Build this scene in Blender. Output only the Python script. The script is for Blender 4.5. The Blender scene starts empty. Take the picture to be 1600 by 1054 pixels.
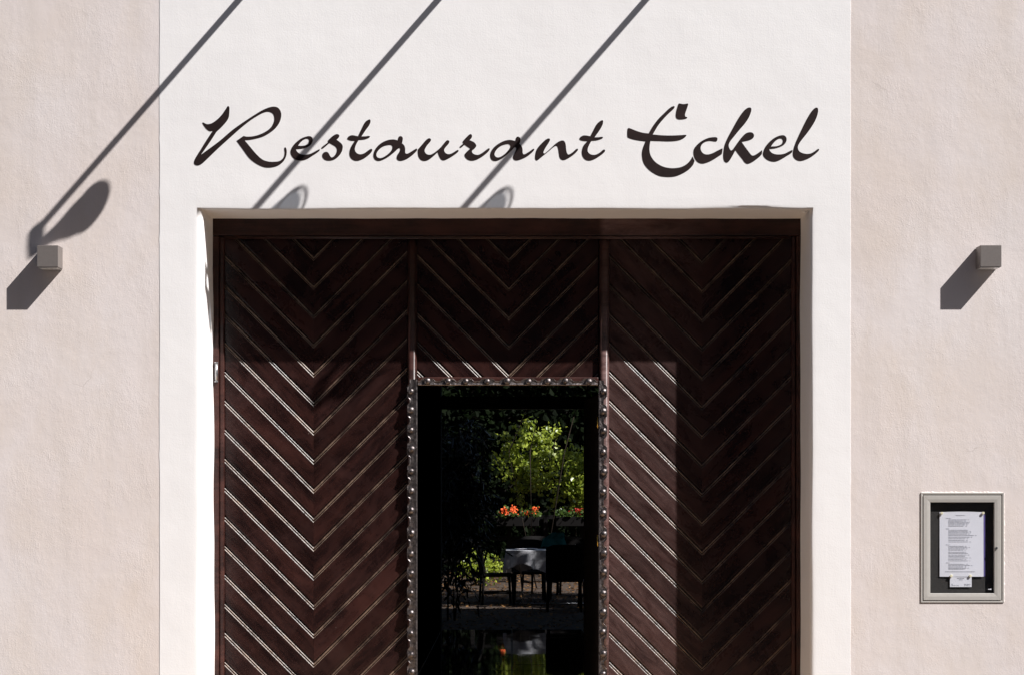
import bpy, bmesh, math, random
from mathutils import Vector, Matrix, noise

random.seed(7)
scene = bpy.context.scene
COL = scene.collection

# ------------------------------------------------------------------ camera, sky, sun
CAM_D, FPX, CAM_Z = 9.6, 3200.0, 1.55      # metres to the facade, focal length in photo pixels, eye height
CX, CY = 800.0, 770.0                      # vanishing point of the photograph


def P(px, py, y=0.0):
    """photo pixel -> point on the vertical plane at depth y behind the facade"""
    s = (CAM_D + y) / FPX
    return Vector(((px - CX) * s, y, CAM_Z - (py - CY) * s))


cam_data = bpy.data.cameras.new('camera')
cam = bpy.data.objects.new('camera', cam_data)
COL.objects.link(cam)
cam.location = (0, -CAM_D, CAM_Z)
cam.rotation_euler = (math.radians(90), 0, 0)
cam_data.sensor_width = 36.0
cam_data.lens = 36.0 * FPX / 1600.0
cam_data.shift_x = 0.0
cam_data.shift_y = (CY - 527.0) / 1600.0
cam_data.clip_start = 0.05
cam_data.clip_end = 2000
scene.camera = cam

# the lintel/jamb corner of the portal throws its shadow onto the gate: that fixes the sun
RAY = (P(1053, 567, 0.365) - P(1266, 327, 0.0)).normalized()      # direction the light travels
TO_SUN = -RAY
SUN_EL = math.asin(TO_SUN.z)
SUN_AZ = math.atan2(TO_SUN.x, TO_SUN.y)
sun_data = bpy.data.lights.new('sun', 'SUN')
sun_data.energy = 5.0
sun_data.angle = math.radians(0.5)
sun_data.color = (1.0, 0.975, 0.955)
sun = bpy.data.objects.new('sun', sun_data)
COL.objects.link(sun)
sun.rotation_euler = RAY.to_track_quat('-Z', 'Y').to_euler()
sun.location = (6, -6, 12)

world = bpy.data.worlds.new('World')
scene.world = world
world.use_nodes = True
wn = world.node_tree
sky = wn.nodes.new('ShaderNodeTexSky')
sky.sky_type = 'NISHITA'
sky.sun_disc = False
sky.sun_elevation = SUN_EL
sky.sun_rotation = SUN_AZ
sky.air_density = 1.0
sky.dust_density = 1.0
sky.ozone_density = 1.0
wn.links.new(sky.outputs[0], wn.nodes['Background'].inputs[0])
wn.nodes['Background'].inputs[1].default_value = 0.05

vs = scene.view_settings
vs.view_transform = 'Standard'
vs.look = 'None'
vs.exposure = 0.66
vs.gamma = 1.0
vs.use_curve_mapping = False


# ------------------------------------------------------------------ material helpers
def new_mat(name):
    m = bpy.data.materials.new(name)
    m.use_nodes = True
    return m, m.node_tree, m.node_tree.nodes['Principled BSDF']


def node(nt, typ, ins=None, **props):
    n = nt.nodes.new(typ)
    for k, v in props.items():
        setattr(n, k, v)
    for k, v in (ins or {}).items():
        if hasattr(v, 'node'):
            nt.links.new(v, n.inputs[k])
        else:
            n.inputs[k].default_value = v
    return n


def ramp(nt, fac, stops):
    r = nt.nodes.new('ShaderNodeValToRGB')
    nt.links.new(fac, r.inputs[0])
    el = r.color_ramp.elements
    while len(el) < len(stops):
        el.new(0.5)
    for e, (p, c) in zip(el, stops):
        e.position = p
        e.color = (c, c, c, 1) if not isinstance(c, (tuple, list)) else (*c, 1)
    return r.outputs[0]


def mixc(nt, fac, a, b, blend='MIX'):
    n = nt.nodes.new('ShaderNodeMix')
    n.data_type = 'RGBA'
    n.blend_type = blend
    for sock, v in ((n.inputs[0], fac), (n.inputs[6], a), (n.inputs[7], b)):
        if hasattr(v, 'node'):
            nt.links.new(v, sock)
        elif isinstance(v, (int, float)):
            sock.default_value = v
        else:
            sock.default_value = (*v, 1)
    return n.outputs[2]


def fmath(nt, op, a, b=None):
    n = nt.nodes.new('ShaderNodeMath')
    n.operation = op
    for sock, v in ((n.inputs[0], a), (n.inputs[1], b)):
        if v is None:
            continue
        if hasattr(v, 'node'):
            nt.links.new(v, sock)
        else:
            sock.default_value = v
    return n.outputs[0]


def mapped(nt, vec, scale=(1, 1, 1), rot=(0, 0, 0), loc=(0, 0, 0)):
    return node(nt, 'ShaderNodeMapping', {'Vector': vec, 'Scale': scale, 'Rotation': rot, 'Location': loc}).outputs[0]


def tex_noise(nt, vec, scale, detail=4.0, rough=0.55, dist=0.0):
    return node(nt, 'ShaderNodeTexNoise', {'Vector': vec, 'Scale': scale, 'Detail': detail, 'Roughness': rough, 'Distortion': dist}).outputs[0]


def bump(nt, height, dist, strength=1.0, normal=None):
    ins = {'Height': height, 'Distance': dist, 'Strength': strength}
    if normal is not None:
        ins['Normal'] = normal
    return node(nt, 'ShaderNodeBump', ins).outputs[0]


def plain(name, col, rough=0.6, metal=0.0, spec=0.5, var=0.12, scale=30.0, bumpd=0.0):
    """a simple procedural surface: base colour broken by fine noise"""
    m, nt, b = new_mat(name)
    pos = node(nt, 'ShaderNodeNewGeometry').outputs['Position']
    n = tex_noise(nt, pos, scale, 5, 0.6)
    c = mixc(nt, ramp(nt, n, [(0.3, 0.0), (0.7, 1.0)]), tuple(x * (1 - var) for x in col), tuple(min(1, x * (1 + var)) for x in col))
    nt.links.new(c, b.inputs['Base Color'])
    nt.links.new(fmath(nt, 'ADD', fmath(nt, 'MULTIPLY', n, 0.2), rough - 0.1), b.inputs['Roughness'])
    b.inputs['Metallic'].default_value = metal
    b.inputs['Specular IOR Level'].default_value = spec
    if bumpd:
        nt.links.new(bump(nt, n, bumpd), b.inputs['Normal'])
    return m


def mat_rough_plaster():
    m, nt, b = new_mat('rough_plaster')
    pos = node(nt, 'ShaderNodeNewGeometry').outputs['Position']
    big = tex_noise(nt, pos, 1.1, 4, 0.6)
    blot = tex_noise(nt, mapped(nt, pos, (1, 1, 0.55)), 3.2, 5, 0.62, 0.4)
    c = mixc(nt, ramp(nt, big, [(0.32, 0.0), (0.68, 1.0)]), (0.675, 0.595, 0.565), (0.71, 0.65, 0.635))
    c = mixc(nt, ramp(nt, blot, [(0.42, 0.0), (0.75, 0.8)]), c, (0.655, 0.565, 0.505))
    warp = node(nt, 'ShaderNodeVectorMath', {0: pos, 1: node(nt, 'ShaderNodeVectorMath', {0: node(nt, 'ShaderNodeTexNoise', {'Vector': pos, 'Scale': 6.0, 'Detail': 4.0}).outputs[1], 3: 0.16}, operation='SCALE').outputs[0]}, operation='ADD').outputs[0]
    ved = node(nt, 'ShaderNodeTexVoronoi', {'Vector': warp, 'Scale': 1.7}, feature='DISTANCE_TO_EDGE')
    crack = fmath(nt, 'MULTIPLY', ramp(nt, ved.outputs['Distance'], [(0.0, 1.0), (0.0035, 0.0)]), ramp(nt, tex_noise(nt, pos, 2.1, 3, 0.6), [(0.60, 0.0), (0.66, 1.0)]))
    c = mixc(nt, fmath(nt, 'MULTIPLY', crack, 0.4), c, (0.30, 0.25, 0.22))
    streak = tex_noise(nt, mapped(nt, pos, (1.0, 1, 0.06)), 7.0, 5, 0.65)
    c = mixc(nt, ramp(nt, streak, [(0.5, 0.0), (0.78, 0.5)]), c, (0.58, 0.515, 0.475))
    # tiny dark pits
    vor = node(nt, 'ShaderNodeTexVoronoi', {'Vector': pos, 'Scale': 26.0, 'Randomness': 1.0})
    pit = ramp(nt, vor.outputs['Distance'], [(0.0, 1.0), (0.055, 0.0)])
    sel = ramp(nt, node(nt, 'ShaderNodeSeparateColor', {0: vor.outputs['Color']}).outputs[0], [(0.955, 0.0), (0.965, 1.0)])
    pitm = fmath(nt, 'MULTIPLY', pit, sel)
    c = mixc(nt, fmath(nt, 'MULTIPLY', pitm, 0.7), c, (0.16, 0.13, 0.12))
    nt.links.new(c, b.inputs['Base Color'])
    b.inputs['Roughness'].default_value = 0.92
    b.inputs['Specular IOR Level'].default_value = 0.15
    # relief: trowel waves, diagonal drag marks, grain in patches, pits
    patch = ramp(nt, tex_noise(nt, pos, 3.0, 6, 0.68), [(0.38, 0.10), (0.66, 1.15)])
    low = tex_noise(nt, mapped(nt, pos, (1, 1, 0.8), (0, 0.5, 0)), 2.2, 4, 0.55)
    mid = tex_noise(nt, mapped(nt, pos, (1.0, 1, 0.5), (0, 0.7, 0)), 17, 4, 0.55)
    drag = tex_noise(nt, mapped(nt, pos, (2.6, 1, 0.7), (0, -0.75, 0)), 34, 3, 0.6)
    grain = tex_noise(nt, pos, 150, 3, 0.7)
    nrm = bump(nt, low, 0.0050, 1.0)
    nrm = bump(nt, mid, 0.0006, 1.0, nrm)
    nrm = bump(nt, fmath(nt, 'MULTIPLY', drag, patch), 0.0009, 1.0, nrm)
    nrm = bump(nt, fmath(nt, 'MULTIPLY', grain, patch), 0.0012, 1.0, nrm)
    nrm = bump(nt, fmath(nt, 'SUBTRACT', 1.0, pitm), 0.004, 1.0, nrm)
    nt.links.new(nrm, b.inputs['Normal'])
    return m


def mat_smooth_plaster():
    m, nt, b = new_mat('smooth_plaster')
    pos = node(nt, 'ShaderNodeNewGeometry').outputs['Position']
    big = tex_noise(nt, pos, 1.7, 4, 0.6)
    c = mixc(nt, ramp(nt, big, [(0.3, 0.0), (0.7, 1.0)]), (0.795, 0.77, 0.762), (0.83, 0.81, 0.802))
    nt.links.new(c, b.inputs['Base Color'])
    b.inputs['Roughness'].default_value = 0.85
    b.inputs['Specular IOR Level'].default_value = 0.2
    low = tex_noise(nt, pos, 3.0, 3, 0.5)
    vbrush = tex_noise(nt, mapped(nt, pos, (1.0, 1, 0.12)), 70, 3, 0.6)
    hbrush = tex_noise(nt, mapped(nt, pos, (0.10, 1, 1.0)), 55, 3, 0.6)
    grain = tex_noise(nt, pos, 140, 2, 0.5)
    nrm = bump(nt, low, 0.004, 1.0)
    nrm = bump(nt, vbrush, 0.00022, 1.0, nrm)
    nrm = bump(nt, hbrush, 0.00018, 1.0, nrm)
    nrm = bump(nt, grain, 0.0004, 1.0, nrm)
    nt.links.new(nrm, b.inputs['Normal'])
    return m


def mat_gate_wood(name, dark, light, rough=0.34):
    """dark varnished oak, grain along the object's own x axis"""
    m, nt, b = new_mat(name)
    tc = node(nt, 'ShaderNodeTexCoord').outputs['Object']
    rnd = node(nt, 'ShaderNodeObjectInfo').outputs['Random']
    off = node(nt, 'ShaderNodeCombineXYZ', {0: fmath(nt, 'MULTIPLY', rnd, 37.0), 1: fmath(nt, 'MULTIPLY', rnd, 11.0), 2: fmath(nt, 'MULTIPLY', rnd, 53.0)}).outputs[0]
    v = node(nt, 'ShaderNodeVectorMath', {0: tc, 1: off}, operation='ADD').outputs[0]
    fine = tex_noise(nt, mapped(nt, v, (3.0, 60, 60)), 2.0, 5, 0.6, 0.3)
    broad = tex_noise(nt, mapped(nt, v, (2.0, 7, 7)), 1.6, 4, 0.6, 0.6)
    pos = node(nt, 'ShaderNodeNewGeometry').outputs['Position']
    scuff = ramp(nt, tex_noise(nt, pos, 5.0, 8, 0.72, 0.5), [(0.46, 0.0), (0.72, 1.0)])
    c = mixc(nt, ramp(nt, fine, [(0.3, 0.0), (0.68, 1.0)]), dark, light)
    c = mixc(nt, ramp(nt, broad, [(0.42, 0.0), (0.68, 0.85)]), c, (light[0] * 2.1, light[1] * 1.9, light[2] * 1.75))
    c = mixc(nt, fmath(nt, 'MULTIPLY', scuff, 0.5), c, (light[0] * 2.7, light[1] * 2.6, light[2] * 2.6))
    # sun sheen put into colour beside the doorway (right leaf), with scuffs along the boards
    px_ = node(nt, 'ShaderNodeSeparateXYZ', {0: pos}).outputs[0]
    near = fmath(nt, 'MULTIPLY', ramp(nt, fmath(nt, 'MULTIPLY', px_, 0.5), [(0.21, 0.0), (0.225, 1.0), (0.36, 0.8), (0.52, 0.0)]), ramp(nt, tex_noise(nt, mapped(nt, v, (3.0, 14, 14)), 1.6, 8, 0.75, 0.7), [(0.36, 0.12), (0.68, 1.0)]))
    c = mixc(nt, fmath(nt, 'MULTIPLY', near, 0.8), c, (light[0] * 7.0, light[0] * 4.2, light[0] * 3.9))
    # fine pale scratches along the grain
    scr = ramp(nt, tex_noise(nt, mapped(nt, v, (9.0, 260, 260)), 1.0, 4, 0.7, 0.2), [(0.60, 0.0), (0.75, 1.0)])
    zone = ramp(nt, tex_noise(nt, pos, 2.6, 5, 0.7), [(0.42, 0.0), (0.68, 1.0)])
    c = mixc(nt, fmath(nt, 'MULTIPLY', fmath(nt, 'MULTIPLY', scr, zone), fmath(nt, 'ADD', fmath(nt, 'MULTIPLY', near, 0.6), 0.25)), c, (0.17, 0.115, 0.095))
    c = mixc(nt, 1.0, c, ramp(nt, rnd, [(0.0, 0.75), (1.0, 1.25)]), 'MULTIPLY')
    # sparse pale paint flecks
    vor = node(nt, 'ShaderNodeTexVoronoi', {'Vector': pos, 'Scale': 22.0})
    fl = fmath(nt, 'MULTIPLY', ramp(nt, vor.outputs['Distance'], [(0.0, 1.0), (0.05, 0.0)]),
               ramp(nt, node(nt, 'ShaderNodeSeparateColor', {0: vor.outputs['Color']}).outputs[1], [(0.90, 0.0), (0.91, 1.0)]))
    c = mixc(nt, fl, c, (0.42, 0.35, 0.31))
    nt.links.new(c, b.inputs['Base Color'])
    r = fmath(nt, 'ADD', fmath(nt, 'MULTIPLY', broad, 0.16), rough - 0.08)
    r = fmath(nt, 'ADD', r, fmath(nt, 'MULTIPLY', scuff, 0.14))
    nt.links.new(r, b.inputs['Roughness'])
    b.inputs['Specular IOR Level'].default_value = 0.36
    nrm = bump(nt, fine, 0.0005, 1.0)
    nrm = bump(nt, broad, 0.0012, 1.0, nrm)
    nt.links.new(nrm, b.inputs['Normal'])
    return m


def mat_edge_glint():  # paler colour stands in for sun highlights along the board edges
    m, nt, b = new_mat('board_edge_glint')
    pos = node(nt, 'ShaderNodeNewGeometry').outputs['Position']
    n = tex_noise(nt, pos, 9.0, 6, 0.7)
    n2 = tex_noise(nt, pos, 70.0, 3, 0.6)
    c = mixc(nt, ramp(nt, n, [(0.36, 0.0), (0.62, 1.0)]), (0.022, 0.014, 0.011), (0.22, 0.15, 0.108))
    c = mixc(nt, ramp(nt, n2, [(0.4, 0.0), (0.7, 0.6)]), c, (0.02, 0.012, 0.009))
    nt.links.new(c, b.inputs['Base Color'])
    nt.links.new(fmath(nt, 'ADD', fmath(nt, 'MULTIPLY', n, 0.24), 0.26), b.inputs['Roughness'])
    b.inputs['Specular IOR Level'].default_value = 0.42
    nrm = bump(nt, n, 0.006)
    nrm = bump(nt, tex_noise(nt, pos, 28.0, 3, 0.6), 0.0018, 1.0, nrm)
    nt.links.new(nrm, b.inputs['Normal'])
    return m


def mat_iron():
    m, nt, b = new_mat('worn_iron')
    pos = node(nt, 'ShaderNodeNewGeometry').outputs['Position']
    n = tex_noise(nt, pos, 60, 6, 0.65)
    c = mixc(nt, ramp(nt, n, [(0.35, 0.0), (0.7, 1.0)]), (0.06, 0.051, 0.052), (0.25, 0.22, 0.215))
    nt.links.new(c, b.inputs['Base Color'])
    b.inputs['Metallic'].default_value = 0.95
    nt.links.new(fmath(nt, 'ADD', fmath(nt, 'MULTIPLY', n, 0.26), 0.29), b.inputs['Roughness'])
    nt.links.new(bump(nt, tex_noise(nt, pos, 110, 3, 0.6), 0.0016), b.inputs['Normal'])
    return m


def mat_leaf(name, c1, c2, trans=0.3, rough=0.42, spec=0.5):
    m, nt, b = new_mat(name)
    geo = node(nt, 'ShaderNodeNewGeometry')
    rnd = geo.outputs['Random Per Island']
    c = mixc(nt, rnd, c1, c2)
    c = mixc(nt, ramp(nt, tex_noise(nt, geo.outputs['Position'], 3.0, 3), [(0.3, 0.0), (0.7, 0.5)]), c, tuple(x * 0.7 for x in c1))
    nt.links.new(c, b.inputs['Base Color'])
    b.inputs['Roughness'].default_value = rough
    b.inputs['Specular IOR Level'].default_value = spec
    t = node(nt, 'ShaderNodeBsdfTranslucent', {'Color': mixc(nt, 0.5, c, tuple(min(1, x * 1.8) for x in c2))})
    mx = node(nt, 'ShaderNodeMixShader', {0: trans, 1: b.outputs[0], 2: t.outputs[0]})
    nt.links.new(mx.outputs[0], nt.nodes['Material Output'].inputs[0])
    return m


def mat_glass():
    m, nt, b = new_mat('case_glass')
    gl = node(nt, 'ShaderNodeBsdfGlossy', {'Roughness': 0.02})
    tr = node(nt, 'ShaderNodeBsdfTransparent', {'Color': (0.97, 0.975, 0.98, 1)})
    mx = node(nt, 'ShaderNodeMixShader', {0: 0.025, 1: tr.outputs[0], 2: gl.outputs[0]})
    nt.links.new(mx.outputs[0], nt.nodes['Material Output'].inputs[0])
    return m


def mat_ground(name, c1, c2, scale=18.0, bd=0.01, rough=0.9):
    m, nt, b = new_mat(name)
    pos = node(nt, 'ShaderNodeNewGeometry').outputs['Position']
    n = tex_noise(nt, pos, scale, 6, 0.65)
    n2 = tex_noise(nt, pos, 0.6, 4, 0.6)
    c = mixc(nt, ramp(nt, n, [(0.35, 0.0), (0.65, 1.0)]), c1, c2)
    c = mixc(nt, ramp(nt, n2, [(0.35, 0.0), (0.7, 0.4)]), c, tuple(x * 0.7 for x in c1))
    nt.links.new(c, b.inputs['Base Color'])
    b.inputs['Roughness'].default_value = rough
    nt.links.new(bump(nt, n, bd), b.inputs['Normal'])
    return m


def mat_frosted():
    m, nt, b = new_mat('frosted_glass')
    pos = node(nt, 'ShaderNodeNewGeometry').outputs['Position']
    nt.links.new(mixc(nt, tex_noise(nt, pos, 40.0), (0.55, 0.58, 0.62), (0.65, 0.68, 0.72)), b.inputs['Base Color'])
    b.inputs['Roughness'].default_value = 0.4
    tr = node(nt, 'ShaderNodeBsdfTransparent', {'Color': (0.90, 0.95, 1.0, 1)})
    mx = node(nt, 'ShaderNodeMixShader', {0: 0.42, 1: b.outputs[0], 2: tr.outputs[0]})
    nt.links.new(mx.outputs[0], nt.nodes['Material Output'].inputs[0])
    return m


M = {}
M['frosted'] = mat_frosted()
M['rough'] = mat_rough_plaster()
M['smooth'] = mat_smooth_plaster()
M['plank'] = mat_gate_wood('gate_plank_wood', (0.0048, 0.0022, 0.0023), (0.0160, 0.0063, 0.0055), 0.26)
M['frame'] = mat_gate_wood('gate_frame_wood', (0.010, 0.0042, 0.0038), (0.027, 0.0102, 0.0082), 0.36)
M['dark_door'] = mat_gate_wood('wicket_wood', (0.004, 0.003, 0.003), (0.008, 0.005, 0.005), 0.5)
M['edge_glint'] = mat_edge_glint()
M['iron'] = mat_iron()
M['ink'] = plain('sign_paint', (0.017, 0.0085, 0.0080), 0.65, 0, 0.2, 0.35, 14, 0.0004)
M['lampbody'] = plain('lamp_aluminium', (0.18, 0.158, 0.148), 0.5, 0.25, 0.5, 0.05, 90)
M['diffuser'] = plain('lamp_diffuser', (0.6, 0.6, 0.58), 0.3)
M['steel'] = plain('brushed_steel', (0.45, 0.45, 0.46), 0.35, 0.9)
M['spot'] = plain('spotlight_metal', (0.32, 0.32, 0.33), 0.4, 0.7)
M['alu'] = plain('case_aluminium', (0.49, 0.46, 0.425), 0.42, 0.15, 0.5, 0.03, 50)
M['felt'] = plain('case_felt', (0.040, 0.037, 0.035), 0.95, 0, 0.2, 0.25, 250)
M['black'] = plain('black_rubber', (0.006, 0.006, 0.007), 0.6)
M['paper'] = plain('white_paper', (0.70, 0.69, 0.74), 0.8, 0, 0.2, 0.02, 20)
M['print'] = plain('grey_print', (0.30, 0.30, 0.34), 0.8, 0, 0.2, 0.1, 60)
M['purple'] = plain('purple_card', (0.10, 0.075, 0.24), 0.7)
M['pin'] = plain('cream_pin', (0.78, 0.72, 0.50), 0.4)
M['brass'] = plain('brass', (0.55, 0.36, 0.08), 0.3, 0.9)
M['glass'] = mat_glass()
M['paving'] = mat_ground('street_paving', (0.036, 0.040, 0.050), (0.050, 0.054, 0.064), 9.0, 0.006)
M['sandstone'] = mat_ground('reflector_sandstone', (0.54, 0.37, 0.215), (0.60, 0.42, 0.26), 14.0, 0.002)
M['earth'] = mat_ground('garden_gravel', (0.018, 0.011, 0.008), (0.085, 0.055, 0.036), 16.0, 0.02)
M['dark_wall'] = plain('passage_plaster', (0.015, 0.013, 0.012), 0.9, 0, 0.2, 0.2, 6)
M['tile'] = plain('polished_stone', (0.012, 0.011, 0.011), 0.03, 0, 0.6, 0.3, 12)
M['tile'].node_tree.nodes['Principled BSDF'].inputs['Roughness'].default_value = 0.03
for l_ in list(M['tile'].node_tree.links):
    if l_.to_socket.name == 'Roughness' and l_.to_node.type == 'BSDF_PRINCIPLED':
        M['tile'].node_tree.links.remove(l_)
M['gardenwall'] = plain('garden_wall', (0.012, 0.010, 0.008), 0.95, 0, 0.2, 0.3, 5, 0.01)
M['roof'] = plain('roof_tile', (0.22, 0.09, 0.06), 0.85, 0, 0.2, 0.25, 9, 0.01)
M['opposite'] = plain('house_render', (0.05, 0.062, 0.09), 0.9, 0, 0.2, 0.1, 3)
M['pane'] = plain('dark_window', (0.02, 0.022, 0.025), 0.15)
M['sillstone'] = plain('sill_stone', (0.35, 0.33, 0.3), 0.85)
M['cloth'] = plain('table_linen', (0.66, 0.66, 0.70), 0.85, 0, 0.2, 0.04, 14)
M['chair'] = plain('dark_wicker', (0.007, 0.006, 0.006), 0.75, 0, 0.12, 0.3, 120)
M['teal'] = plain('teal_fabric', (0.015, 0.14, 0.14), 0.8, 0, 0.2, 0.15, 20)
M['orange'] = plain('orange_petals', (0.85, 0.13, 0.03), 0.6, 0, 0.3, 0.2, 40)
M['red'] = plain('red_petals', (0.42, 0.015, 0.012), 0.6, 0, 0.3, 0.2, 40)
M['bark'] = plain('bark', (0.03, 0.022, 0.016), 0.95, 0, 0.2, 0.3, 14, 0.02)
M['leaf'] = mat_leaf('hedge_leaf', (0.11, 0.17, 0.014), (0.46, 0.52, 0.07), 0.25, 0.34)
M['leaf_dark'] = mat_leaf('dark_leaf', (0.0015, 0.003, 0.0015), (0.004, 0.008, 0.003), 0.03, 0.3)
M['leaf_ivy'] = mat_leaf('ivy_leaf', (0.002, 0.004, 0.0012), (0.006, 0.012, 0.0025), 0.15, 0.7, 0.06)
M['leaf_tree'] = mat_leaf('chestnut_leaf', (0.04, 0.08, 0.012), (0.09, 0.14, 0.02))
M['dead_leaf'] = mat_leaf('fallen_leaf', (0.06, 0.028, 0.01), (0.26, 0.14, 0.055), 0.1, 0.7, 0.15)


# ------------------------------------------------------------------ object helpers
def link(name, mesh, mat, parent=None, loc=(0, 0, 0), rot=None):
    o = bpy.data.objects.new(name, mesh)
    COL.objects.link(o)
    o.location = loc
    if rot is not None:
        o.rotation_euler = rot
    if parent is not None:
        o.parent = parent
    if mat is not None and len(mesh.materials) == 0:
        mesh.materials.append(M[mat])
    return o


def empty(name, loc=(0, 0, 0)):
    o = bpy.data.objects.new(name, None)
    COL.objects.link(o)
    o.location = loc
    return o


def tag(o, label=None, cat=None, group=None, kind=None):
    for k, v in (('label', label), ('category', cat), ('group', group), ('kind', kind)):
        if v:
            o[k] = v
    return o


def mesh_from(bm, name, smooth=False):
    bmesh.ops.recalc_face_normals(bm, faces=bm.faces)
    me = bpy.data.meshes.new(name)
    bm.to_mesh(me)
    bm.free()
    if smooth:
        for p in me.polygons:
            p.use_smooth = True
    return me


def add_box(bm, x0, x1, y0, y1, z0, z1, bevel=0.0, seg=2):
    r = bmesh.ops.create_cube(bm, size=1.0)
    vsx = r['verts']
    bmesh.ops.scale(bm, verts=vsx, vec=(x1 - x0, y1 - y0, z1 - z0))
    bmesh.ops.translate(bm, verts=vsx, vec=((x0 + x1) / 2, (y0 + y1) / 2, (z0 + z1) / 2))
    if bevel:
        es = {e for v in vsx for e in v.link_edges}
        bmesh.ops.bevel(bm, geom=list(es), offset=bevel, segments=seg, affect='EDGES', profile=0.5)


def box(name, x0, x1, y0, y1, z0, z1, mat, parent=None, bevel=0.0):
    """box whose object origin sits at its own centre; parent must be untransformed (location only)"""
    bm = bmesh.new()
    c = Vector(((x0 + x1) / 2, (y0 + y1) / 2, (z0 + z1) / 2))
    add_box(bm, x0 - c.x, x1 - c.x, y0 - c.y, y1 - c.y, z0 - c.z, z1 - c.z, bevel)
    o = link(name, mesh_from(bm, name), mat, parent, c - (parent.location if parent else Vector()))
    return o


def add_tube(bm, pts, rads, seg=12, cap=True):
    pts = [Vector(p) for p in pts]
    rings = []
    up = Vector((0, 0, 1))
    for i, p in enumerate(pts):
        d = (pts[min(i + 1, len(pts) - 1)] - pts[max(i - 1, 0)]).normalized()
        a = d.cross(up)
        if a.length < 1e-3:
            a = d.cross(Vector((1, 0, 0)))
        a.normalize()
        b = d.cross(a)
        r = rads[i] if isinstance(rads, (list, tuple)) else rads
        rings.append([bm.verts.new(p + a * (r * math.cos(2 * math.pi * k / seg)) + b * (r * math.sin(2 * math.pi * k / seg))) for k in range(seg)])
    for r0, r1 in zip(rings, rings[1:]):
        for k in range(seg):
            bm.faces.new((r0[k], r0[(k + 1) % seg], r1[(k + 1) % seg], r1[k]))
    if cap:
        bm.faces.new(rings[0][::-1])
        bm.faces.new(rings[-1])


def add_prism(bm, prof, z0, z1):
    """closed (x,y) profile extruded along z"""
    a = [bm.verts.new((x, y, z0)) for x, y in prof]
    b = [bm.verts.new((x, y, z1)) for x, y in prof]
    n = len(prof)
    for i in range(n):
        bm.faces.new((a[i], a[(i + 1) % n], b[(i + 1) % n], b[i]))
    bm.faces.new(a[::-1])
    bm.faces.new(b)


def wob(a, b, amp):
    return amp * noise.noise(Vector((a, b, 3.7)))


# ------------------------------------------------------------------ ground
def sheet(name, x0, x1, y0, y1, z, mat):
    bm = bmesh.new()
    v = [bm.verts.new(c) for c in ((x0, y0, z), (x1, y0, z), (x1, y1, z), (x0, y1, z))]
    bm.faces.new(v)
    return tag(link(name, mesh_from(bm, name), mat), kind='structure')


sheet('ground', -400, 400, -400, 400, -0.03, 'earth')
sheet('street', -60, 60, -22, -0.01, -0.012, 'paving')

# ------------------------------------------------------------------ the restaurant building
XL, XR = -1.65, (1328.5 - 800) * 0.003          # edges of the smooth portal band
OL, OR_, OT = P(317, 0).x, P(1266, 0).x, P(0, 327).z      # portal opening
DEPTH, BACK, EAVE, HALF = 0.45, 13.4, 9.0, 10.0

bld = empty('restaurant_building')
tag(bld, 'plastered restaurant front with rough cream walls around a smooth white gate portal', 'building')

bm = bmesh.new()
add_box(bm, -HALF, XL, 0, DEPTH, -0.03, EAVE)
link('facade_wall', mesh_from(bm, 'facade_wall'), 'rough', bld)

# right wall with the recess for the menu case
HX0, HX1 = P(1439.5, 0).x, P(1567.5, 0).x
HZ1, HZ0 = P(0, 769.5).z, P(0, 939.5).z
bm = bmesh.new()
add_box(bm, XR, HX0, 0, DEPTH, -0.03, EAVE)
add_box(bm, HX1, HALF, 0, DEPTH, -0.03, EAVE)
add_box(bm, HX0, HX1, 0, DEPTH, -0.03, HZ0)
add_box(bm, HX0, HX1, 0, DEPTH, HZ1, EAVE)
add_box(bm, HX0, HX1, 0.06, DEPTH, HZ0, HZ1)
bmesh.ops.remove_doubles(bm, verts=bm.verts, dist=1e-5)
link('facade_wall', mesh_from(bm, 'facade_wall'), 'rough', bld)

bm = bmesh.new()
add_box(bm, XL, XR, 0, DEPTH, 5.0, EAVE)
link('facade_wall', mesh_from(bm, 'facade_wall'), 'rough', bld)


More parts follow.
